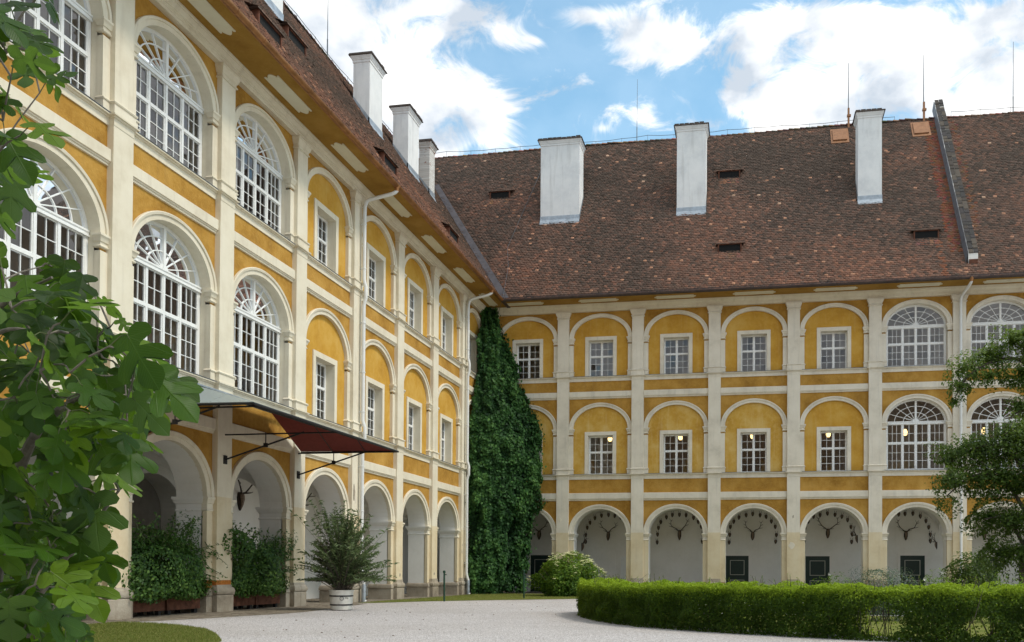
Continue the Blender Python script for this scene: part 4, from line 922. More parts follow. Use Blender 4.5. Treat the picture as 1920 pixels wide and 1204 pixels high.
for i, (x, z, sp_, lb) in enumerate(((2.43, 3.15, 1.0, 'partly hidden antler trophy right beside the ivy column'), (6.83, 3.08, .95, 'stag antler trophy in the arcade bay above the flowering bush'),
        (11.27, 3.12, 1.05, 'stag antler trophy in the second arcade bay, over no door'), (15.68, 3.10, 1.0, 'stag antlers curling inwards above the leftmost visible green door'),
        (20.09, 3.22, 1.12, 'widely spread stag antlers above the middle green door'), (24.53, 3.10, 1.1, 'tall stag antlers above the green door behind the grey shrub'), (28.9, 3.15, 1.0, 'stag antler trophy behind the leafy tree branches'))):
    trophy(lb, x, z, 3.7, 40+i, s=1.0, spread=sp_)
for i, (X, z, lb) in enumerate(((-19.2, 3.5, 'large stag antlers on the white gallery wall, seen over the planters'), (-14.9, 3.3, 'stag antlers beside the oleander inside the left gallery'),
        (-10.4, 3.3, 'stag antlers hanging in the dim left gallery past the oleander'), (-6.0, 3.3, 'stag antlers in the narrow gallery arch nearest the ivy'))):
    trophy(lb, X, z, 3.7, 80+i, True, 1.25, 1.0)
for i, (xp, lb) in enumerate(((5.32, 'antler trophy on the pier side left of the second arcade bay'), (22.28, 'small antler trophy on the pier left of the arch with grey shrub'), (26.2, 'brown antler trophy on the pier side beside the white downpipe'))):
    pass
trophy('antler trophy high on the side of the arcade pier beside the white downpipe', 26.02, 2.55, 2.4, 91, s=.8, spread=.7, rot=rad(-90))
trophy('antler trophy on the side of the pier right of the middle green door', 21.66, 2.9, 2.4, 92, s=.8, spread=.7, rot=rad(-90))
trophy('antler trophy on the pier side by the flowering bush', 5.42, 2.4, 2.4, 93, s=.8, spread=.7, rot=rad(90))
mb = MB(); ring = [(0, -.13), (.05, -.08), (.085, .02), (.08, .12), (.03, .14)]; ring = ring+[(-a, b_) for a, b_ in ring[::-1]]; n = len(ring)
mb.add([(a, 0, b_) for a, b_ in ring]+[(a*.9, -.03, b_*.95) for a, b_ in ring], [tuple(range(n)), tuple(range(n, 2*n))[::-1]]+[(i, (i+1) % n, n+(i+1) % n, n+i) for i in range(n)])
mb.tube([(0, -.04, -.07), (0, -.06, .0), (0, -.06, .08), (0, -.04, .11)], [.014, .028, .034, .02], 7, 1)
for s_ in (-1, 1):
    mb.tube([(s_*.025, -.05, .10), (s_*.05, -.06, .19), (s_*.055, -.05, .27)], [.012, .011, .004], 5, 2); mb.tube([(s_*.048, -.06, .18), (s_*.075, -.09, .23)], [.008, .003], 4, 2)
ROE = mesh_of('roe_trophy', mb, ['dark_wood', 'skull_bone', 'antler_bone'])
POS = ['lowest on the left', 'second lowest on the left', 'third up on the left', 'fourth up on the left', 'upper left', 'just left of the top', 'at the top', 'just right of the top', 'upper right', 'fourth up on the right', 'third up on the right', 'second lowest on the right', 'lowest on the right']
arc = [(-1.38, 2.98), (-1.38, 3.40), (-1.32, 3.86), (-1.13, 4.20), (-.82, 4.48), (-.42, 4.61), (0, 4.66), (.42, 4.62), (.82, 4.49), (1.13, 4.22), (1.32, 3.87), (1.38, 3.42), (1.38, 3.0)]
wh = ['above the flowering bush', 'of the doorless bay', 'above the leftmost green door', 'above the middle green door', 'behind the grey shrub']
for b_i, cx in enumerate((6.83, 11.27, 15.68, 20.09, 24.53)):
    for k_, (dx, z_) in enumerate(arc):
        o = put('roe_trophy', ROE, None, (cx+dx+random.gauss(0, .02), 3.69, z_+random.gauss(0, .02)), (0, random.gauss(0, .05), 0))
        tag(o, 'roe skull '+POS[k_]+' in the arc '+wh[b_i], 'trophy', 'roe trophies in an arc '+wh[b_i])

# hanging lamps in the first-floor corridor
ML = MB(); ML.tube([(0, 0, .32), (0, 0, 1.9)], .012, 5, 1); ML.lathe(0, 0, [(0, -.17), (.10, -.16), (.16, -.05), (.17, .06), (.12, .2), (.05, .27)], 14, 0); ML.lathe(0, 0, [(.06, .26), (.05, .33), (0, .34)], 10, 1)
LM = mesh_of('hanging_lamp', ML, ['lamp_glow', 'dark_iron'])
for x, lb in ((7.17, 'in the window nearest the ivy'), (11.43, 'in the second lit window from the ivy'), (15.66, 'in the third lit window from the ivy'), (19.99, 'in the fourth lit window from the ivy'), (24.25, 'inside the big arched window of the middle storey'), (28.5, 'behind the arched window hidden by the tree')):
    o = put('hanging_lamp', LM, None, (x, 2.2, 9.18), scale=(.8, .8, .85)); tag(o, 'warm glowing hanging lamp '+lb, 'lamp', 'lit lamps behind the middle-storey windows')

# ------------------------------------------------------------------ glass canopy on the left wing
can = thing('glass_canopy', 'hipped glass canopy with dark red underside and black iron struts', 'canopy', (0, 0, 0))
yn, yf, xo, zo, zt, ins = -30.15, -21.35, 3.62, 5.35, 6.46, 2.1
A = Vector((.02, yn, zo+.03)); B = Vector((xo, yn, zo)); Cc = Vector((xo, yf, zo)); Dd = Vector((.02, yf, zo+.03)); T1 = Vector((.02, yn+ins, zt)); T2 = Vector((.02, yf-ins, zt))
def glass_pane(P, mat='canopy_glass'):
    P = [Vector(p) for p in P]; nrm = (P[1]-P[0]).cross(P[2]-P[0]).normalized(); nrm = nrm if nrm.z > 0 else -nrm
    mb = MB(); n = len(P); mb.add([p+nrm*.012 for p in P]+[p-nrm*.006 for p in P], [tuple(range(n))]+[(i, (i+1) % n, n+(i+1) % n, n+i) for i in range(n)], 0)
    mb.add([p-nrm*.006 for p in P], [tuple(range(n))[::-1]], 1)
    return obj('glass_panel', mb, ['canopy_glass', 'canopy_red'], can, False)
def shrink(P, k=.985):
    c = sum((Vector(p) for p in P), Vector())/len(P); return [c+(Vector(p)-c)*k for p in P]
N = 8
for i in range(N):
    a, b_ = i/N, (i+1)/N; lo0, lo1 = B.lerp(Cc, a), B.lerp(Cc, b_)
    def top(y): return Vector((.02, min(max(y, T1.y), T2.y), zt))
    def hipx(y):            # upper end of the strip at this y
        if y < T1.y: f = (y-yn)/ins; return B.lerp(T1, f)
        if y > T2.y: f = (yf-y)/ins; return Cc.lerp(T2, f)
        return Vector((.02, y, zt))
    P = [lo0, lo1, hipx(lo1.y)]
    if lo0.y < T1.y < lo1.y: P.append(T1.copy())
    if lo0.y < T2.y < lo1.y: P.append(T2.copy())
    h0 = hipx(lo0.y)
    if (h0-lo0).length > .05: P.append(h0)
    glass_pane(shrink(P))
for e0, e1, tp in ((A, B, T1), (Dd, Cc, T2)):
    for i in range(3):
        lo0, lo1 = e0.lerp(e1, i/3), e0.lerp(e1, (i+1)/3)
        def up(p): f = p.x/xo; return tp.lerp(e1, f)
        P = [lo0, lo1]+([up(lo1)] if i < 2 else [])+[up(lo0)]
        glass_pane(shrink(P))
def bar(name, p, q, r, mat='dark_iron', n=6):
    mb = MB(); mb.tube([p, q], r, n); return obj(name, mb, mat, can)
for p, q, r in ((B, Cc, .035), (A, B, .03), (Dd, Cc, .03), (B, T1, .028), (Cc, T2, .028), (T1, T2, .03)): bar('frame_bar', p-Vector((0, 0, .03)), q-Vector((0, 0, .03)), r)
for i in range(1, N):
    lo = B.lerp(Cc, i/N); bar('glazing_bar', lo-Vector((0, 0, .02)), hipx(lo.y)-Vector((0, 0, .02)), .016)
for e0, e1, tp in ((A, B, T1), (Dd, Cc, T2)):
    for i in (1, 2): lo = e0.lerp(e1, i/3); bar('glazing_bar', lo-Vector((0, 0, .02)), tp.lerp(e1, lo.x/xo)-Vector((0, 0, .02)), .014)
m0 = Dd.lerp(T2, .5); m1 = Cc.lerp(T2, .5)
for f in (.36, .68): bar('purlin', A.lerp(T1, f) if False else Vector((xo*(1-f), yn+ins*f, zo+(zt-zo)*f-.05)), Vector((xo*(1-f), yf-ins*f, zo+(zt-zo)*f-.05)), .018)
for y in (-21.5, -25.77, -29.9):
    w0 = Vector((.0, y, 4.55)); e = Vector((2.55, y, zo-.02)); bar('strut', w0, e, .026)
    k = w0.lerp(e, .52); bar('post', k, Vector((k.x, y, zo+.0)), .016); bar('tie_rod', Vector((0, y, zo-.05)), Vector((xo, y, zo-.05)), .022)
    mb = MB(); mb.box(-.005, .03, y-.08, y+.08, 4.42, 4.68); mb.box(k.x-.06, k.x+.06, y-.03, y+.03, k.z-.05, k.z+.07); obj('bracket', mb, 'dark_iron', can, False)
mb = MB(); mb.box(.0, .22, yn+ins-.3, yf-ins+.3, zt+.0, zt+.05); mb.box(-.02, .03, yn, yf, 6.40, 6.50); obj('flashing', mb, 'zinc', can, False)

# ------------------------------------------------------------------ planters, tub, posts
def planter(x, y0, y1, label):
    g = ground_z((y0+y1)/2); t = thing('planter_box', label, 'planter', (x, (y0+y1)/2, g), 0, 'rusty steel planters in the arcade arches'); L = (y1-y0)/2; D = .36
    mb = MB(); z0, z1 = .13, .86
    mb.box(-D, D, -L, L, z0, z1-.05); mb.box(-D, D, -L, -L+.03, z1-.05, z1); mb.box(-D, D, L-.03, L, z1-.05, z1); mb.box(-D, -D+.03, -L+.03, L-.03, z1-.05, z1); mb.box(D-.03, D, -L+.03, L-.03, z1-.05, z1)
    obj('box', mb, 'rust', t, False)
    mb = MB(); mb.box(-D+.03, D-.03, -L+.03, L-.03, z1-.06, z1-.045); obj('soil', mb, 'soil', t, False)
    for sx in (-1, 1):
        for sy in (-1, 1):
            mb = MB(); mb.box(sx*D*.75-.05, sx*D*.75+.05, sy*L*.8-.06, sy*L*.8+.06, 0, .13); obj('foot', mb, 'dark_iron', t, False)
    return t
PL = [(-.62, -29.52, -28.05, 'rusty steel planter box in the left arch, nearer the fig tree'), (-.62, -27.95, -26.50, 'rusty steel planter box beside the pillar with the orange rust band'),
      (-.62, -25.08, -23.68, 'rusty steel planter box right of the pillar with orange rust band'), (-.62, -23.60, -22.15, 'rusty steel planter box nearest the oleander tub'),
      (-.62, -33.9, -32.4, 'rusty steel planter box mostly hidden by the fig leaves'), (-.62, -32.3, -30.9, 'rusty steel planter box behind the drooping fig leaves, left of the first pillar')]
for a in PL: planter(*a)
# the bare rusty band where the plaster has fallen off the pier foot
mb = MB(); mb.moulded(-25.774-.36, -25.774+.36, -.004, W+.1, [(-.02, .72), (.004, .75), (.006, .86), (.003, .93), (-.02, .95)]); mb.box(-25.774-.645, -25.774-.37, W-.05, W+.1, .70, .94)
obj('bare_patch', mb, 'orange_rust', left, False)
def shrub_pts(n, c, r, shell=.35, flat=0):
    d = unit(RNG.normal(0, 1, (n, 3))); q = RNG.random(n)**shell
    P = d*q[:, None]*np.array(r)
    return P+np.array(c), d
def lumpy(P, d, amp, k, seed):
    out = P.copy()
    for i in range(len(P)): out[i] += d[i]*amp*noise.noise(Vector(P[i]*k)+Vector((seed, 0, 0)))
    return out
def stems(name, parent, base, tips, r, mat='stem_green', n=4, sag=.0):
    mb = MB()
    for b_, t_ in zip(base, tips):
        m_ = (Vector(b_)+Vector(t_))/2+Vector((random.gauss(0, .05), random.gauss(0, .05), sag)); mb.tube([b_, m_, t_], [r, r*.8, r*.35], n)
    o = obj(name, mb, mat, parent); o['kind'] = 'stuff'; return o
def hornbeam(i, x, y0, y1, label, ztop, n=5200):
    t = thing('hornbeam_shrub', label, 'shrub', (0, 0, 0), 0, 'climbing shrubs in the rusty planters'); cy, L = (y0+y1)/2, (y1-y0)/2+.30
    P, d = shrub_pts(n, (0, 0, 0), (.66, L, (ztop-.6)/2), .45)
    e_ = .80; P = np.sign(P)*np.abs(P/np.array([.66, L, (ztop-.6)/2]))**e_*np.array([.66, L, (ztop-.6)/2])
    P = lumpy(P, d, 1.25, 1.25, i*7.3); P += np.array([x+.22, cy, .6+(ztop-.6)/2]); P[:, 2] = np.maximum(P[:, 2], .42+RNG.random(n)*.35)
    k = int(n*.24); Pd, dd = shrub_pts(k, (x+.54, cy, .80), (.22, L*.98, .46), .6)
    ns = 26; sp = []; bs = []; tp = []
    for j in range(ns):
        b_ = np.array([x+random.uniform(-.2, .5), random.uniform(y0, y1), random.uniform(ztop-.8, ztop-.2)]); dr = np.array([random.gauss(.12, .2), random.gauss(0, .35), random.uniform(.3, .75)]); tpp = b_+dr
        bs.append(b_); tp.append(tpp)
        for q in np.linspace(.25, 1, 9): sp.append(b_+dr*q+RNG.normal(0, .025, 3))
    for j in range(9):
        b_ = np.array([x+.5, y1+random.uniform(-.3, .15), random.uniform(1.0, ztop-.4)]); dr = np.array([random.uniform(.1, .4), random.uniform(.2, .6), random.uniform(-.4, .2)]); bs.append(b_); tp.append(b_+dr)
        for q in np.linspace(.2, 1, 8): sp.append(b_+dr*q+RNG.normal(0, .03, 3))
    sp = np.array(sp); A_ = np.concatenate([P, Pd, sp]); Nn = np.concatenate([d+np.array([.5, -.2, .5]), dd+np.array([.6, 0, .4]), RNG.normal(0, .5, (len(sp), 3))+np.array([.3, -.2, .6])])
    dep = np.concatenate([np.clip(np.abs(P[:, 0]-x-.18)/.6, 0, 1), np.full(k, .5), np.full(len(sp), .8)])
    leaves('foliage', A_, Nn, RNG.uniform(.06, .12, len(A_)), 'leaf_hornbeam', t, .62, .25, np.clip(RNG.normal(.45, .25, len(A_)), 0, 1), .6)
    base = [(x+random.uniform(-.2, .2), random.uniform(y0+.1, y1-.1), .80) for _ in range(14)]
    stems('stem', t, base+[tuple(b_) for b_ in bs], [(b_[0]+random.gauss(.1, .15), b_[1]+random.gauss(0, .25), random.uniform(1.6, ztop-.2)) for b_ in base]+[tuple(q) for q in tp], .012)
HB = [('dense green shrub filling the left arch, nearer the fig tree', 2.35), ('dense green shrub whose shoots overlap the pillar with the rust band', 2.5), ('green shrub just right of the pillar with the rust band', 2.45), ('green shrub in the planter beside the oleander', 2.3), ('dark shrub behind the fig leaves at the far left', 2.3), ('dark shrub between the fig leaves and the first pillar', 2.35)]
for i, ((x, y0, y1, _), (lb, zt)) in enumerate(zip(PL, HB)): hornbeam(i, x, y0, y1, lb, zt, 6800 if i < 4 else 3600)

TX, TY = 2.78, -23.75; g = ground_z(TY)
t = thing('plant_tub', 'round white tub with two dark hoops holding the oleander', 'plant tub', (TX, TY, g))
mb = MB(); mb.lathe(0, 0, [(0, 0.02), (.315, .02), (.32, .04), (.335, .15), (.362, .50), (.37, .60), (.385, .61), (.385, .64), (.35, .64), (.345, .55), (0, .55)], 48); obj('tub', mb, 'tub_white', t)
for z_, r_ in ((.18, .341), (.46, .361)):
    mb = MB(); mb.lathe(0, 0, [(r_, z_-.022), (r_+.006, z_-.02), (r_+.008, z_+.02), (r_+.002, z_+.022)], 48); obj('hoop', mb, 'dark_iron', t)
mb = MB(); mb.lathe(0, 0, [(.30, 0), (.316, .002), (.316, .03), (.30, .03)], 40); obj('foot_ring', mb, 'dark_iron', t)
ang = rad(-62); cxr, cyr = .385*math.cos(ang), .385*math.sin(ang)
mb = MB(); R_ = .055; tx, ty = -math.sin(ang), math.cos(ang); mb.tube([(cxr+tx*R_*math.cos(a), cyr+ty*R_*math.cos(a), .385+R_*math.sin(a)) for a in np.linspace(0, 2*math.pi, 20)], .008, 6); obj('ring_handle', mb, 'dark_iron', t)
mb = MB()                     # the small hand-painted scroll on the staves
for ox, pts in ((.10, [(0, 0), (.02, .025), (.045, .02), (.03, -.005), (.01, -.02)]), (.16, [(0, .03), (.01, -.02), (.03, .02), (.035, -.025), (.06, .005)])):
    mb.tube([((.365)*math.cos(ang+(ox+px_)/.37), (.365)*math.sin(ang+(ox+px_)/.37), .395+pz_) for px_, pz_ in pts], .004, 4)
obj('painted_scroll', mb, 'dark_iron', t)
t = thing('oleander', 'oleander bush with long narrow leaves growing in the white tub', 'shrub', (TX, TY, g))
SP = []; SN = []; bs = []; tp = []; TD = []
for j in range(215):
    a = random.uniform(0, 2*math.pi); b_ = np.array([.2*math.cos(a)*random.random(), .2*math.sin(a)*random.random(), .55]); rr = random.random()**.6
    lob = random.choice(((-.90, .05), (-.45, .50), (.05, .72), (.55, .68), (.95, .15), (.35, .2), (-.1, -.1))); hx = lob[0]+random.gauss(0, .40); hy = random.gauss(0, .5); zt_ = 2.75+lob[1]-.25*abs(hx)-.45*random.random()-max(0, abs(hx)-.85)*.9
    if j == 0: hx, hy, zt_ = 1.55, .1, 2.35
    if j in (1, 2): hx, hy, zt_ = -1.35+.2*j, .0, 2.0+.15*j
    zt_ = zt_-random.random()**1.5*1.5; e = np.array([hx, hy, max(zt_, .95)]); bs.append(b_); tp.append(e)
    m_ = (b_+e)/2+np.array([-hx*.12, -hy*.12, .18])
    for q in np.linspace(.22 if random.random() < .5 else .42, 1.0, 15):
        p = (1-q)**2*b_+2*q*(1-q)*(2*m_-.5*b_-.5*e)+q*q*e; dr = unit(2*(1-q)*(m_-b_)+2*q*(e-m_))
        for w_ in range(3):
            aa = random.uniform(0, 6.28); sd_ = np.array([math.cos(aa), math.sin(aa), 0]); SP.append(p+RNG.normal(0, .02, 3)); TD.append(dr*.7+sd_*.8); SN.append(np.array([0, 0, .8])+sd_*-.3)
leaves('foliage', np.array(SP), np.array(SN), RNG.uniform(.14, .25, len(SP)), 'leaf_oleander', t, .17, .3, np.clip(RNG.normal(.42, .25, len(SP)), 0, 1), .05, np.array(TD))
stems('stem', t, [tuple(q) for q in bs], [tuple(q) for q in tp], .007, 'trunk_bark', 4, .15)

for (x, y, h, lb) in ((2.92, -14.75, 1.22, 'thin green post at the gravel edge in front of the narrow arch'), (5.02, -9.7, 1.28, 'thin green post in front of the ivy and the flowering bush')):
    t = thing('green_post', lb, 'post', (x, y, ground_z(y)))
    mb = MB(); mb.tube([(.0, 0, -.1), (-.01, 0, h)], .038, 10); obj('pole', mb, 'post_green', t)
    mb = MB(); mb.lathe(-.01, 0, [(.05, h-.03), (.056, h-.01), (.056, h+.05), (.03, h+.075), (0, h+.08)], 12); obj('cap', mb, 'post_green', t)
    mb = MB(); mb.box(-.02, .09, -.02, .02, h-.12, h-.08); obj('hook', mb, 'dark_iron', t, False)

# ------------------------------------------------------------------ ivy in the corner
t = thing('ivy_column', 'tall dark green ivy column climbing the corner between the two palace wings', 'ivy', (0, 0, 0))
HZ = [0, 1.5, 3.4, 5, 6.5, 8, 9.7, 11, 12.2, 13.5, 14.7, 15.6, 16.5]
RX = [2.5, 2.7, 2.85, 3.25, 3.5, 3.55, 3.3, 2.75, 2.2, 1.7, 1.3, .85, .5]; RY = [3.2, 3.2, 3.1, 3.15, 3.1, 2.9, 2.55, 2.2, 1.8, 1.6, 1.3, .85, .45]
def ivy_surf(z, a):
    rx, ry = np.interp(z, HZ, RX), np.interp(z, HZ, RY); e = 2/1.75
    c_, s_ = np.cos(a), np.sin(a); return rx*np.abs(c_)**e, -ry*np.abs(s_)**e
n = 62000; z_ = RNG.random(n)**.92*16.7; wgt = np.interp(z_, HZ, RX)/3.6; keep = RNG.random(n) < (.25+.75*wgt); z_ = z_[keep]; n = len(z_); a_ = RNG.random(n)*math.pi/2
lump = np.array([noise.noise(Vector((a*3.2, z*.75, 1.5)))*.65+noise.noise(Vector((a*7, z*1.7, 7)))*.5+noise.noise(Vector((a*15, z*4, 3)))*.22 for a, z in zip(a_, z_)])
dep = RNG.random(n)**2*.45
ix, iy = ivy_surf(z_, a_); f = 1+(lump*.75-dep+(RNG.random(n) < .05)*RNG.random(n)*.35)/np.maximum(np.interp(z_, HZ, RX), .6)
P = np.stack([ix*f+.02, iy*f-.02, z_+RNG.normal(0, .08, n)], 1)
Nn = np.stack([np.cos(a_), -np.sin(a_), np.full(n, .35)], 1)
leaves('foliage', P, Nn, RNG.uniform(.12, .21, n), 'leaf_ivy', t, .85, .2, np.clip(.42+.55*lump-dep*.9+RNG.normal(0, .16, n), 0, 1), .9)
nc, nz = 12, 24; mb = MB(); pts = []
for i in range(nz+1):
    zz = 16.3*i/nz
    for k in range(nc+1):
        a = math.pi/2*k/nc; x_, y_ = ivy_surf(zz, a); pts.append((float(x_)*.72, float(y_)*.72, zz))
mb.add(pts, [(i*(nc+1)+k, i*(nc+1)+k+1, (i+1)*(nc+1)+k+1, (i+1)*(nc+1)+k) for i in range(nz) for k in range(nc)]); obj('stem', mb, 'core_shade', t)  # dark core shell added inside the leaves; its colour stands for the shade there

# ------------------------------------------------------------------ flowering bush by the corner
t = thing('flowering_bush', 'round bright green bush with pale flower heads in front of the arcade', 'bush', (6.05, -5.0, ground_z(-5)))
n = 13000; P, d = shrub_pts(n, (0, 0, 0), (1.85, 1.4, 1.25), .28); P = lumpy(P, d, .55, 1.2, 3); P[:, 2] += .95; P[:, 2] = np.abs(P[:, 2])
leaves('foliage', P, d+np.array([0, 0, .6]), RNG.uniform(.10, .19, n), 'leaf_bush', t, .5, .25, np.clip(.42+.25*d[:, 2]+RNG.normal(0, .22, n), 0, 1), .5)
mb = MB(); cnt = 0
for i in range(0, n, 3):
    if cnt > 110: break
    if np.linalg.norm((P[i]-np.array([0, 0, .95]))/np.array([1.85, 1.4, 1.25])) > .98 and (d[i][2] > -.1) and d[i][1] < .4:
        c_ = P[i]+d[i]*.05; cnt += 1
        for k in range(9):
            q = c_+RNG.normal(0, .045, 3)*np.array([1, 1, .4]); s_ = .028; mb.add([(q[0]-s_, q[1], q[2]), (q[0], q[1]-s_, q[2]+.005), (q[0]+s_, q[1], q[2]), (q[0], q[1]+s_, q[2]+.01), (q[0], q[1], q[2]+.02)], [(0, 1, 4), (1, 2, 4), (2, 3, 4), (3, 0, 4)])
o = obj('flower_heads', mb, 'petal_cream', t); o['kind'] = 'stuff'
stems('stem', t, [(random.gauss(0, .25), random.gauss(0, .25), 0) for _ in range(16)], [(random.gauss(0, .9), random.gauss(0, .7), random.uniform(.8, 1.7)) for _ in range(16)], .022, 'trunk_bark')

# ------------------------------------------------------------------ hedges
def hedge(label, line, width, hts, n, mat, size, seed, gap=None, sprigs=160):
    """clipped hedge: front base line, thickness to the left-hand normal, leaves over front, top, back and ends"""
    t = thing('clipped_hedge', label, 'hedge', (0, 0, 0)); L = np.array(line, float); seg = np.linalg.norm(np.diff(L, axis=0), axis=1); S = np.concatenate([[0], np.cumsum(seg)])
    def at(s_): return np.stack([np.interp(s_, S, L[:, 0]), np.interp(s_, S, L[:, 1])], -1)
    def nor(s_): d_ = at(np.minimum(s_+.35, S[-1]))-at(np.maximum(s_-.35, 0)); d_ = unit(d_); return np.stack([-d_[..., 1], d_[..., 0]], -1)
    H = lambda s_: np.interp(s_, np.linspace(0, S[-1], len(hts)), hts)
    s_ = RNG.random(n)*S[-1]; h = H(s_); pr = h/(h*1.35+width); k = RNG.random(n)
    front = k < .62*1.0*np.clip(pr*1.6, .3, .75); back = k > .90
    v = RNG.random(n); u = np.where(front, 0, np.where(back, width, v*width)); zz = np.where(front | back, v*h, h)
    lump = np.array([noise.noise(Vector((a*1.7, b_*2.2+c_*2, seed)))*.16+noise.noise(Vector((a*5, b_*5+c_*5, seed+3)))*.07 for a, b_, c_ in zip(s_, zz, u)])
    dep = RNG.random(n)**2*.16
    off = lump-dep; N2 = nor(s_); base = at(s_)
    u2 = np.where(front, -off, np.where(back, width+off, u)); z2 = np.where(front | back, zz, h+off*.9)
    rnd = .12*np.clip((zz/h-.75)*4, 0, 1)*front; u2 = u2+rnd*.5
    P = np.concatenate([base+N2*u2[:, None], (z2+ground_z(base[:, 1]))[:, None]], 1)
    Nn = np.where(front[:, None], np.concatenate([-N2, np.full((n, 1), .5)], 1), np.where(back[:, None], np.concatenate([N2, np.full((n, 1), .5)], 1), np.array([[0, 0, 1.0]])))
    if gap is not None:
        kp = np.ones(n, bool)
        for (ga, gz, gr, gp) in gap: kp &= ~((np.hypot((s_-ga)*.7, (z2-gz)) < gr) & (RNG.random(n) < gp) & (front | back))
        P, Nn, lump, front, z2, h, dep = P[kp], Nn[kp], lump[kp], front[kp], z2[kp], h[kp], dep[kp]
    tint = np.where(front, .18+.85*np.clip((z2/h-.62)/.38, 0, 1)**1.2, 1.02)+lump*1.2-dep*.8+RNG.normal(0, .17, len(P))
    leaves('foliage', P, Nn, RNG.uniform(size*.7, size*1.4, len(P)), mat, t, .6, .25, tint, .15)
    # loose shoots standing above the clipped top
    SP = []; bs = []; tp = []
    for j in range(sprigs):
        q = random.random()*S[-1]; b2 = at(np.array(q))+nor(np.array(q))*random.uniform(.1, width-.1); hz = float(H(q))+ground_z(b2[1]); ln = random.uniform(.08, .26); dx, dy = random.gauss(0, .05), random.gauss(0, .05)
        bs.append((b2[0], b2[1], hz-.1)); tp.append((b2[0]+dx, b2[1]+dy, hz+ln))
        for k_ in np.linspace(.1, 1, 7): SP.append((b2[0]+dx*k_+random.gauss(0, .012), b2[1]+dy*k_+random.gauss(0, .012), hz+ln*k_))
    SP = np.array(SP); leaves('shoots', SP, RNG.normal(0, .6, SP.shape)+np.array([0, 0, .6]), RNG.uniform(size*.6, size, len(SP)), mat, t, .5, .2, np.full(len(SP), .85), -.4)
    base_, tops = [], []
    for j in range(int(S[-1]*14)):
        q = random.random()*S[-1]; b2 = at(np.array(q))+nor(np.array(q))*random.uniform(.2, width-.2); g_ = ground_z(b2[1]); base_.append((b2[0], b2[1], g_)); tops.append((b2[0]+random.gauss(0, .18), b2[1]+random.gauss(0, .18), g_+float(H(q))*random.uniform(.7, .97)))
    stems('stem', t, base_+bs, tops+tp, .009, 'trunk_bark')
    # leaves and twigs of the shaded inside
    m_ = n//3; q_ = RNG.random(m_)*S[-1]; uu = .12+RNG.random(m_)*(width-.24); zz_ = RNG.random(m_)*(H(q_)-.08); b2 = at(q_)+nor(q_)*uu[:, None]
    kp = np.ones(m_, bool)
    if gap is not None:
        for (ga, gz, gr, gp) in gap: kp &= ~(np.hypot((q_-ga)*.7, zz_-gz) < gr*1.1)
    Pi = np.concatenate([b2, (zz_+ground_z(b2[:, 1]))[:, None]], 1)[kp]
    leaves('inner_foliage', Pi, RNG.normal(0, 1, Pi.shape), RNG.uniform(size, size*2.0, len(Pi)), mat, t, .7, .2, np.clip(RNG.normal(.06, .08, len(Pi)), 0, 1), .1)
    return t
LINE = [(10.75, -22.4), (10.45, -23.6), (10.85, -25.6), (11.55, -27.4), (12.2, -28.6), (13.07, -29.75), (14.36, -30.9), (15.49, -31.6), (17.46, -32.65), (19.0, -33.1), (21, -33.4), (24, -33.4), (28, -33)]
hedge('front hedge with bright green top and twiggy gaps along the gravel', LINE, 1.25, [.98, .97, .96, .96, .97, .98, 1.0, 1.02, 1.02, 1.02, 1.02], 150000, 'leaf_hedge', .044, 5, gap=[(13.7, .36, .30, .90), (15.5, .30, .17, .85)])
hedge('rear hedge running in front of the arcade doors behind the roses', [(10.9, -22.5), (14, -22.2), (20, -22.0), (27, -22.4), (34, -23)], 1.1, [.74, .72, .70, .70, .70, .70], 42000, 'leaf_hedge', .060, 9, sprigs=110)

def bush(name, label, c, r, n, mat, size, aspect=.5, tint=.45, seed=0, flowers=0, fmat='petal_white', amp=.5, group=None, down=.4):
    t = thing(name, label, 'shrub', (c[0], c[1], ground_z(c[1])), 0, group); P, d = shrub_pts(n, (0, 0, 0), r, .35); P = lumpy(P, d, amp, 1.6, seed); P[:, 2] = np.abs(P[:, 2]+r[2]*.9)
    leaves('foliage', P, d+np.array([0, 0, .5]), RNG.uniform(size*.7, size*1.35, n), mat, t, aspect, .25, np.clip(tint+.2*d[:, 2]+RNG.normal(0, .2, n), 0, 1), down)
    stems('stem', t, [(random.gauss(0, .15), random.gauss(0, .15), 0) for _ in range(14)], [(random.gauss(0, r[0]*.5), random.gauss(0, r[1]*.5), random.uniform(r[2]*.8, r[2]*1.7)) for _ in range(14)], .012, 'trunk_bark')
    if flowers:
        mb = MB(); ok = [i for i in range(n) if d[i][2] > .05 and d[i][1] < .3 and np.linalg.norm(P[i]-np.array([0, 0, r[2]*.9])) > .75*min(r)][:flowers]
        for i in ok:
            c_ = P[i]+d[i]*.06
            for k in range(6):
                a = k*1.05; q = c_+np.array([.03*math.cos(a), -.01, .03*math.sin(a)]); mb.add([tuple(c_), tuple(q+np.array([.02*math.cos(a-.6), -.012, .02*math.sin(a-.6)])), tuple(q+np.array([.012*math.cos(a), -.02, .012*math.sin(a)])), tuple(q+np.array([.02*math.cos(a+.6), -.012, .02*math.sin(a+.6)]))], [(0, 1, 2, 3)])
        o = obj('flower_heads', mb, fmat, t); o['kind'] = 'stuff'
    return t
bush('grey_shrub', 'silvery grey green shrub rising between the two hedges', (18.9, -25.4), (1.2, .7, .82), 6500, 'leaf_rose', .06, .3, .5, 2)
bush('rose_bush', 'rose bush with white flowers left of the silvery shrub', (17.8, -25.2), (.7, .6, .66), 2600, 'leaf_bush', .06, .6, .3, 4, 9)
bush('rose_bush', 'low rose bush with pale blooms right of the silvery shrub', (20.7, -25.4), (.9, .7, .62), 2800, 'leaf_bush', .06, .6, .35, 6, 8)
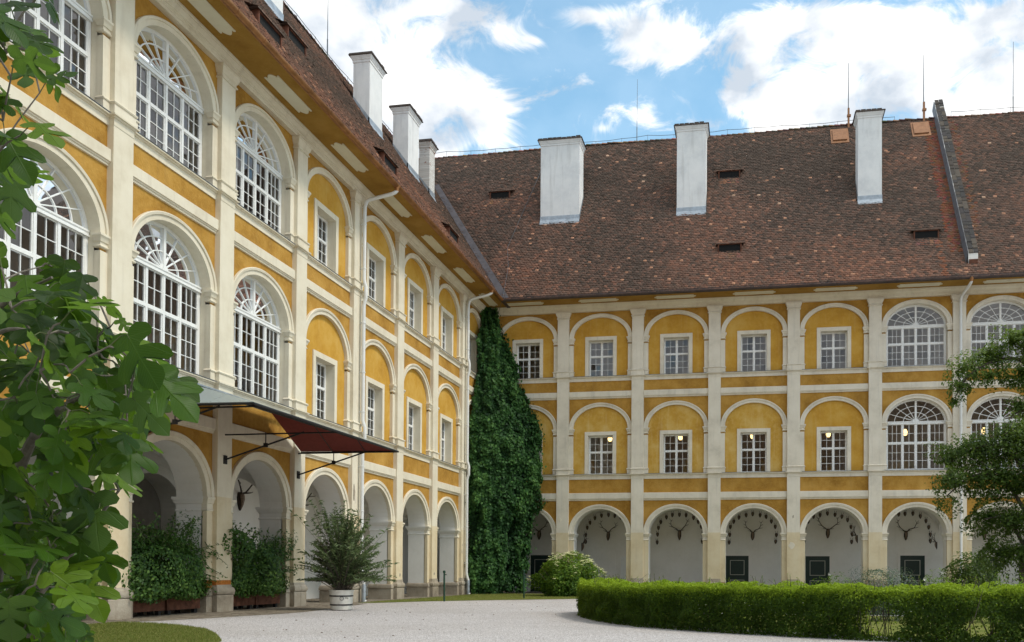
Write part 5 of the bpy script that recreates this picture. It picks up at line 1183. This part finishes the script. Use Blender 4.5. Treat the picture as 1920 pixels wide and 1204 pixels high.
bush('rose_bush', 'leafy rose bush at the right edge under the tree', (22.3, -25.6), (.8, .7, .66), 2600, 'leaf_bush', .06, .6, .4, 8, 7)
bush('dark_shrub', 'dark rounded shrub at the foot of the leaning tree', (23.9, -14.2), (1.05, .9, 1.15), 5200, 'leaf_tree', .10, .6, .25, 11, 0)

# ------------------------------------------------------------------ the leafy tree on the right
t = thing('leaning_tree', 'dark leafy tree with drooping branches at the right edge', 'tree', (0, 0, 0))
BL = [(24.39, 9.18, .56, 1.1), (25.2, 9.0, .8, 1.2), (23.7, 8.75, .60, 1), (23.01, 8.32, .60, 1), (22.7, 7.75, .42, .8), (24.5, 8.1, .7, .9), (25.3, 7.8, .8, 1), (23.6, 8.0, .45, .5), (22.5, 7.2, .3, .5), (24.6, 7.0, .55, .6), (25.4, 6.7, .8, 1),
      (22.49, 5.38, .70, 1.1), (23.53, 5.65, .90, 1.4), (24.56, 5.85, .94, 1.4), (25.6, 5.7, 1.0, 1.4), (22.31, 4.46, .62, .9), (23.35, 4.55, .84, 1.3), (24.38, 4.54, .94, 1.4), (25.5, 4.5, 1.0, 1.4), (22.25, 3.65, .38, .5), (23.52, 3.2, .62, .9), (24.4, 3.1, .84, 1.3), (25.4, 3.2, .9, 1.2), (23.9, 2.0, .62, 1), (24.6, 1.95, .7, 1.1), (25.6, 2.0, .8, 1)]
P = []; D_ = []
for x, z_, r_, w_ in BL:
    k = int(2100*w_*(r_/.8)**1.6); p, d = shrub_pts(k, (0, 0, 0), (r_, r_*1.2, r_*.8), .55); p = lumpy(p, d, .8, 1.3, x*3+z_); p += np.array([x, -18+random.uniform(-.5, .5), z_]); P.append(p); D_.append(d)
P = np.concatenate(P); D_ = np.concatenate(D_); n = len(P)
leaves('crown', P, D_*.5+np.array([.0, -.2, .8]), RNG.uniform(.08, .15, n), 'leaf_tree', t, .5, .25, np.clip(.42+.22*D_[:, 2]+.05*(P[:, 2]-4.5)+RNG.normal(0, .2, n), 0, 1), 1.2)
mb = MB(); mb.tube(curve_pts([(24.9, -18, ground_z(-18)-.1), (24.7, -18, 1.2), (24.9, -18.1, 3.0), (25.3, -18, 5.4), (25.2, -18, 7.6), (24.7, -18, 8.9)], 20), [.20, .19, .18, .17, .16, .15, .15, .14, .14, .13, .12, .12, .11, .10, .09, .08, .08, .07, .06, .06, .05, .05, .05, .04, .04, .04][:len(curve_pts([(0, 0, 0)]*6, 20))], 10)
obj('trunk', mb, 'trunk_bark', t)
for a in ([(25.2, -18, 7.6), (24.6, -18.1, 8.5), (23.7, -18, 8.5), (22.9, -18, 8.0), (22.5, -18, 7.3)], [(25.0, -18, 4.2), (24.2, -18.2, 5.4), (23.3, -18.1, 5.6), (22.4, -18, 5.1)], [(24.9, -18.1, 3.0), (24.1, -18, 4.4), (23.1, -18.1, 4.6), (22.2, -18.1, 3.9)], [(24.8, -18, 2), (24.2, -18, 3.1), (23.4, -18.2, 3.1)], [(25.1, -18, 6.4), (24.7, -18.1, 6.8), (24.3, -18, 6.6)]):
    q = curve_pts(a, 14); mb = MB(); mb.tube(q, [.075-.06*i/len(q) for i in range(len(q))], 7); obj('branch', mb, 'trunk_bark', t)

# ------------------------------------------------------------------ grass, fallen leaves
def in_poly(x, y, poly):
    c = False; j = len(poly)-1
    for i in range(len(poly)):
        xi, yi = poly[i]; xj, yj = poly[j]
        if (yi > y) != (yj > y) and x < (xj-xi)*(y-yi)/(yj-yi)+xi: c = not c
        j = i
    return c
def grass(name, poly, n, h, xr, yr):
    P = []
    while len(P) < n:
        x, y = random.uniform(*xr), random.uniform(*yr)
        if in_poly(x, y, poly): P.append((x, y, ground_z(y)+.01+h*.3))
    P = np.array(P); o = leaves(name, P, RNG.normal(0, 1, P.shape)*np.array([1, 1, .1]), RNG.uniform(h*.6, h*1.3, n), 'leaf_grass', None, .10, .1, np.clip(RNG.normal(.5, .28, n), 0, 1), -1.6); return o
grass('grass_blades', LAWN1, 42000, .055, (1.1, 8), (-38, -31.3))
grass('grass_blades', LAWN2, 26000, .06, (.4, 22), (-18, -1))
mb = MB()
for i in range(230):
    x, y = random.uniform(2.5, 17), random.uniform(-42, -14)
    if x < 3.2 or (x > 10 and y > -33.5): continue
    a = random.uniform(0, 6.28); s_ = random.uniform(.015, .038); z_ = ground_z(y)+.012; c_, d_ = math.cos(a)*s_, math.sin(a)*s_
    mb.add([(x-c_, y-d_, z_), (x+d_*.5, y-c_*.5, z_+.015), (x+c_, y+d_, z_+.008), (x-d_*.5, y+c_*.5, z_+.02)], [(0, 1, 2, 3)])
o = obj('fallen_leaves', mb, 'dead_leaf', None, False); o['kind'] = 'stuff'

n = 9000; sx = RNG.uniform(1.5, 18, n); sy = -36+RNG.random(n)*20; ok = np.array([not in_poly(a, b_, LAWN1) and not in_poly(a, b_, PAVE) and not (a > 9.8 and b_ > -34) and not in_poly(a, b_, LAWN2) for a, b_ in zip(sx, sy)]); sx, sy = sx[ok], sy[ok]; n = len(sx)
r_ = RNG.uniform(.006, .017, n); O_ = np.array([(1, 0, 0), (0, 1, 0), (-1, 0, 0), (0, -1, 0), (0, 0, .7), (0, 0, -.4)]); V = np.stack([sx, sy, ground_z(sy)+r_*.3], 1)[:, None, :]+O_[None]*(r_[:, None, None]*RNG.uniform(.7, 1.3, (n, 6, 1)))
F_ = np.array([(0, 1, 4), (1, 2, 4), (2, 3, 4), (3, 0, 4)]); loops = (F_.ravel()[None, :]+np.arange(n)[:, None]*6).ravel(); o = put('gravel_stones', np_mesh('gravel_stones', V.reshape(-1, 3), loops, np.arange(n*4)*3, np.full(n*4, 3), 'gravel'), None); o['kind'] = 'stuff'

# ------------------------------------------------------------------ fig tree in the foreground
FT = thing('fig_tree', 'fig tree with large lobed leaves and small dark figs in the left foreground', 'tree', (0, 0, 0))
HALF = [(.10, -.09), (.25, -.12), (.41, -.03), (.47, .10), (.40, .20), (.22, .25), (.16, .30), (.30, .36), (.47, .46), (.57, .60), (.55, .74), (.43, .77), (.29, .66), (.15, .54), (.12, .59), (.21, .70), (.26, .84), (.23, .98), (.12, 1.09)]
def fig_shape(seed):
    rr = random.Random(seed); kx = rr.uniform(.88, 1.08); sin_ = rr.uniform(.75, 1.45); curl = rr.uniform(.12, .5); droop = rr.uniform(.05, .45); wav = rr.uniform(.01, .035); ph = rr.uniform(0, 6)
    vs = []; uvs = []
    def co(x, y):
        z = -curl*abs(x)**1.6*.6-droop*max(0, y)**2*.45+wav*math.sin(9*y+ph)+wav*math.sin(11*x+ph*2)+.05*abs(x)
        return (x*kx, y, z)
    fs = []
    for s_ in (1, -1):
        def pt(i):
            x, y = HALF[i]
            if i in (5, 6, 13, 14): x = x*(2-sin_) if sin_ < 1.9 else x*.3
            x += rr.uniform(-.015, .015); return (s_*max(x, .04), y)
        pts = [pt(i) for i in range(19)]; mid = [(0, 0), (0, .22), (0, .50), (0, .78), (0, 1.18)]
        o = len(vs); vs += [co(*p) for p in pts]+[co(*p) for p in mid]; uvs += pts+mid; m = o+19
        def face(idx): fs.append(tuple(idx) if s_ > 0 else tuple(idx[::-1]))
        for i in range(0, 5): face([m+1, o+i, o+i+1])
        face([m, o, m+1])
        face([m+1, o+5, o+6]); c_ = m+1
        face([m+1, o+6, m+2]); 
        for i in range(6, 13): face([m+2, o+i, o+i+1]) if i != 6 else face([m+2, o+6, o+7])
        face([m+2, o+13, o+14]); face([m+2, o+14, m+3])
        for i in range(14, 18): face([m+3, o+i, o+i+1])
        face([m+3, o+18, m+4])
    return vs, fs, uvs
SHAPES = [fig_shape(s_) for s_ in range(7)]
FIGM = []
for vs, fs, uvs in SHAPES:
    V = np.array(vs); loops = np.array([i for f in fs for i in f]); tot = np.array([len(f) for f in fs]); st = np.concatenate([[0], np.cumsum(tot)[:-1]])
    me = np_mesh('leaf', V, loops, st, tot, 'fig_leaf', np.zeros((len(V), 3)), np.array(uvs)); me.shade_smooth(); FIGM.append(me)
MAIN = [(10.9, 3.2), (11.23, 3.05), (11.64, 3.0), (12.02, 2.92), (12.14, 2.83), (12.22, 2.68), (12.30, 2.53), (12.50, 2.38), (12.62, 2.27), (12.60, 2.18), (12.42, 2.14), (12.44, 2.0), (12.34, 1.86), (12.22, 1.80), (12.12, 1.63), (12.17, 1.4), (12.12, 1.26), (12.0, 1.08), (12.05, .80), (12.0, .5), (10.9, .5)]
TOP = [(10.9, 4.7), (11.51, 4.7), (11.74, 4.6), (11.76, 4.24), (11.88, 3.97), (11.80, 3.88), (11.70, 3.73), (11.66, 3.49), (11.54, 3.34), (11.50, 3.15), (10.9, 3.1)]
YF = -45.3
LIMB = [[(10.6, -44.6, 0), (10.9, -44.8, .9), (11.2, -45.0, 1.6), (11.6, -45.2, 2.1), (12.1, -45.35, 2.28), (12.45, -45.4, 2.3)],
        [(10.6, -44.6, 0), (10.8, -44.9, 1.2), (11.1, -45.2, 2.2), (11.5, -45.4, 2.7), (11.95, -45.5, 2.85)],
        [(10.6, -44.6, 0), (10.7, -45.0, 1.4), (10.9, -45.2, 2.7), (11.15, -45.3, 3.6), (11.5, -45.4, 4.1), (11.75, -45.45, 4.1)],
        [(10.6, -44.6, 0), (11.0, -44.9, .7), (11.5, -45.1, 1.15), (11.9, -45.2, 1.5), (12.2, -45.3, 1.75)],
        [(10.6, -44.6, 0), (11.0, -45.2, .5), (11.5, -45.5, .8), (11.9, -45.6, 1.0)],
        [(10.8, -44.9, 1.3), (11.0, -45.3, 1.9), (11.4, -45.6, 2.3), (11.9, -45.75, 2.5), (12.2, -45.8, 2.45)],
        [(10.9, -45.2, 2.7), (11.1, -45.3, 3.1), (11.35, -45.5, 3.45), (11.6, -45.5, 3.7)]]
NODES = []
for i, L_ in enumerate(LIMB):
    q = curve_pts(L_, 24); mb = MB(); r0 = .055 if i < 4 else .035; mb.tube(q, [max(.007, r0*(1-k/len(q))**.9) for k in range(len(q))], 8); obj('trunk' if i == 0 else 'branch', mb, 'fig_bark', FT); NODES += q[len(q)//4:]
NA = np.array([tuple(v) for v in NODES])
LV = []; mbp = MB(); tries = 0
def want(x, z):
    if in_poly(x, z, TOP): return .55
    if in_poly(x, z, MAIN):
        edge = sum(in_poly(x+dx, z+dz, MAIN) for dx, dz in ((.15, 0), (.3, 0), (.15, .12), (.12, -.12)))/4
        return .42+.58*edge
    return 0
cands = []
rf = random.Random(5)
while len(cands) < 640 and tries < 90000:
    tries += 1
    x, z = rf.uniform(10.9, 12.65), rf.uniform(.45, 4.7); w_ = want(x, z)
    if rf.random() > w_*(.62 if z > 3.1 else 1.0): continue
    if z > 3.05 and len([c for c in cands if c[2] > 3.05]) > 62: continue
    if z > 2.1 and x < 11.9 and rf.random() < .25: continue
    dy = rf.uniform(-.75, 1.2); k = (YF+dy+49.46)/(YF+49.46); X = 15.557+(x-15.557)*k; Z = 1.341+(z-1.341)*k     # same bearing, nearer or farther
    cands.append((X, YF+dy, Z))
CA = np.array(cands); dist = np.array([((NA-c)**2).sum(1).min() for c in CA]); CA = CA[np.argsort(dist)]
TW = list(NA); joinV, joinL, joinS, joinT, joinU, joinC = [], [], [], [], [], []; nv0 = 0; nl0 = 0
near = set(np.argsort(CA[:, 1])[:298].tolist()); mbw = MB()
for ci, c in enumerate(CA):
    TA = np.array(TW); i = int(np.argmin(((TA-c)**2).sum(1))); nd = Vector(TA[i]); S_ = rf.uniform(.14, .25) if rf.random() > .12 else rf.uniform(.07, .12)
    out = Vector(c)-nd; out = out.normalized() if out.length > .02 else Vector((1, 0, 0))
    tipd = (out*.45+Vector((.30, -.05, -.60))+Vector((rf.gauss(0, .35), rf.gauss(0, .35), rf.gauss(0, .3)))).normalized()
    nrm = (Vector((.30, -.25, .80))+Vector((rf.gauss(0, .5), rf.gauss(0, .5), rf.gauss(0, .3))))
    xd = tipd.cross(nrm).normalized(); nz_ = xd.cross(tipd).normalized()
    R = Matrix((xd, tipd, nz_)).transposed(); basep = Vector(c)-tipd*S_*.45
    L_ = (basep-nd).length; st_ = basep-(basep-nd).normalized()*min(L_, .10)
    if L_ > .10: mbw.tube([nd, nd.lerp(st_, .5)+Vector((0, 0, .015)), st_], [.006, .005, .004], 5); TW.append(np.array(st_)); 
    if L_ > .3: TW.append(np.array(nd.lerp(st_, .5)))
    mbp.tube([st_, basep.lerp(st_, .4)+Vector((0, 0, .012)), basep, basep+tipd*S_*.1], [.0032, .0026, .0022, .0016], 5)
    k = rf.randrange(7)
    if ci in near:
        o = bpy.data.objects.new('leaf', FIGM[k]); C.objects.link(o); o.parent = FT; M4 = R.to_4x4(); M4.translation = basep; o.matrix_local = M4 @ Matrix.Scale(S_, 4)
    else:
        vs, fs, uvs = SHAPES[k]; A_ = np.array([tuple(R @ (Vector(v)*S_)+basep) for v in vs]); joinV.append(A_); joinU += uvs; joinC += [(rf.random(),)*3]*len(vs)
        for f in fs: joinL += [q+nv0 for q in f]; joinS.append(nl0); joinT.append(len(f)); nl0 += len(f)
        nv0 += len(vs)
o = obj('twigs', mbw, 'fig_bark', FT); o['kind'] = 'stuff'
me = np_mesh('far_leaves', np.concatenate(joinV), np.array(joinL), np.array(joinS), np.array(joinT), 'fig_leaf', np.array(joinC), np.array(joinU)); me.shade_smooth(); o = put('far_leaves', me, FT); o['kind'] = 'stuff'
o = obj('leaf_stalks', mbp, 'fig_stem', FT); o['kind'] = 'stuff'
mb = MB(); mb.lathe(0, 0, [(.003, .0), (.005, -.012), (.012, -.022), (.019, -.036), (.021, -.048), (.016, -.058), (.006, -.062), (0, -.062)], 12); FM = mesh_of('fig', mb, 'fig_fruit')
for (x, z) in ((11.26, 3.78), (11.32, 3.74), (11.29, 3.70), (11.22, 3.71), (11.96, 2.06), (12.02, 2.05), (12.06, 2.0), (11.85, 2.02), (12.20, 2.0), (12.24, 1.95), (11.7, 1.9), (11.3, 2.4)):
    dy = rf.uniform(-.2, .1); put('fig', FM, FT, (x, YF+dy, z), (rf.gauss(0, .3), rf.gauss(0, .3), 0), (1.15,)*3)
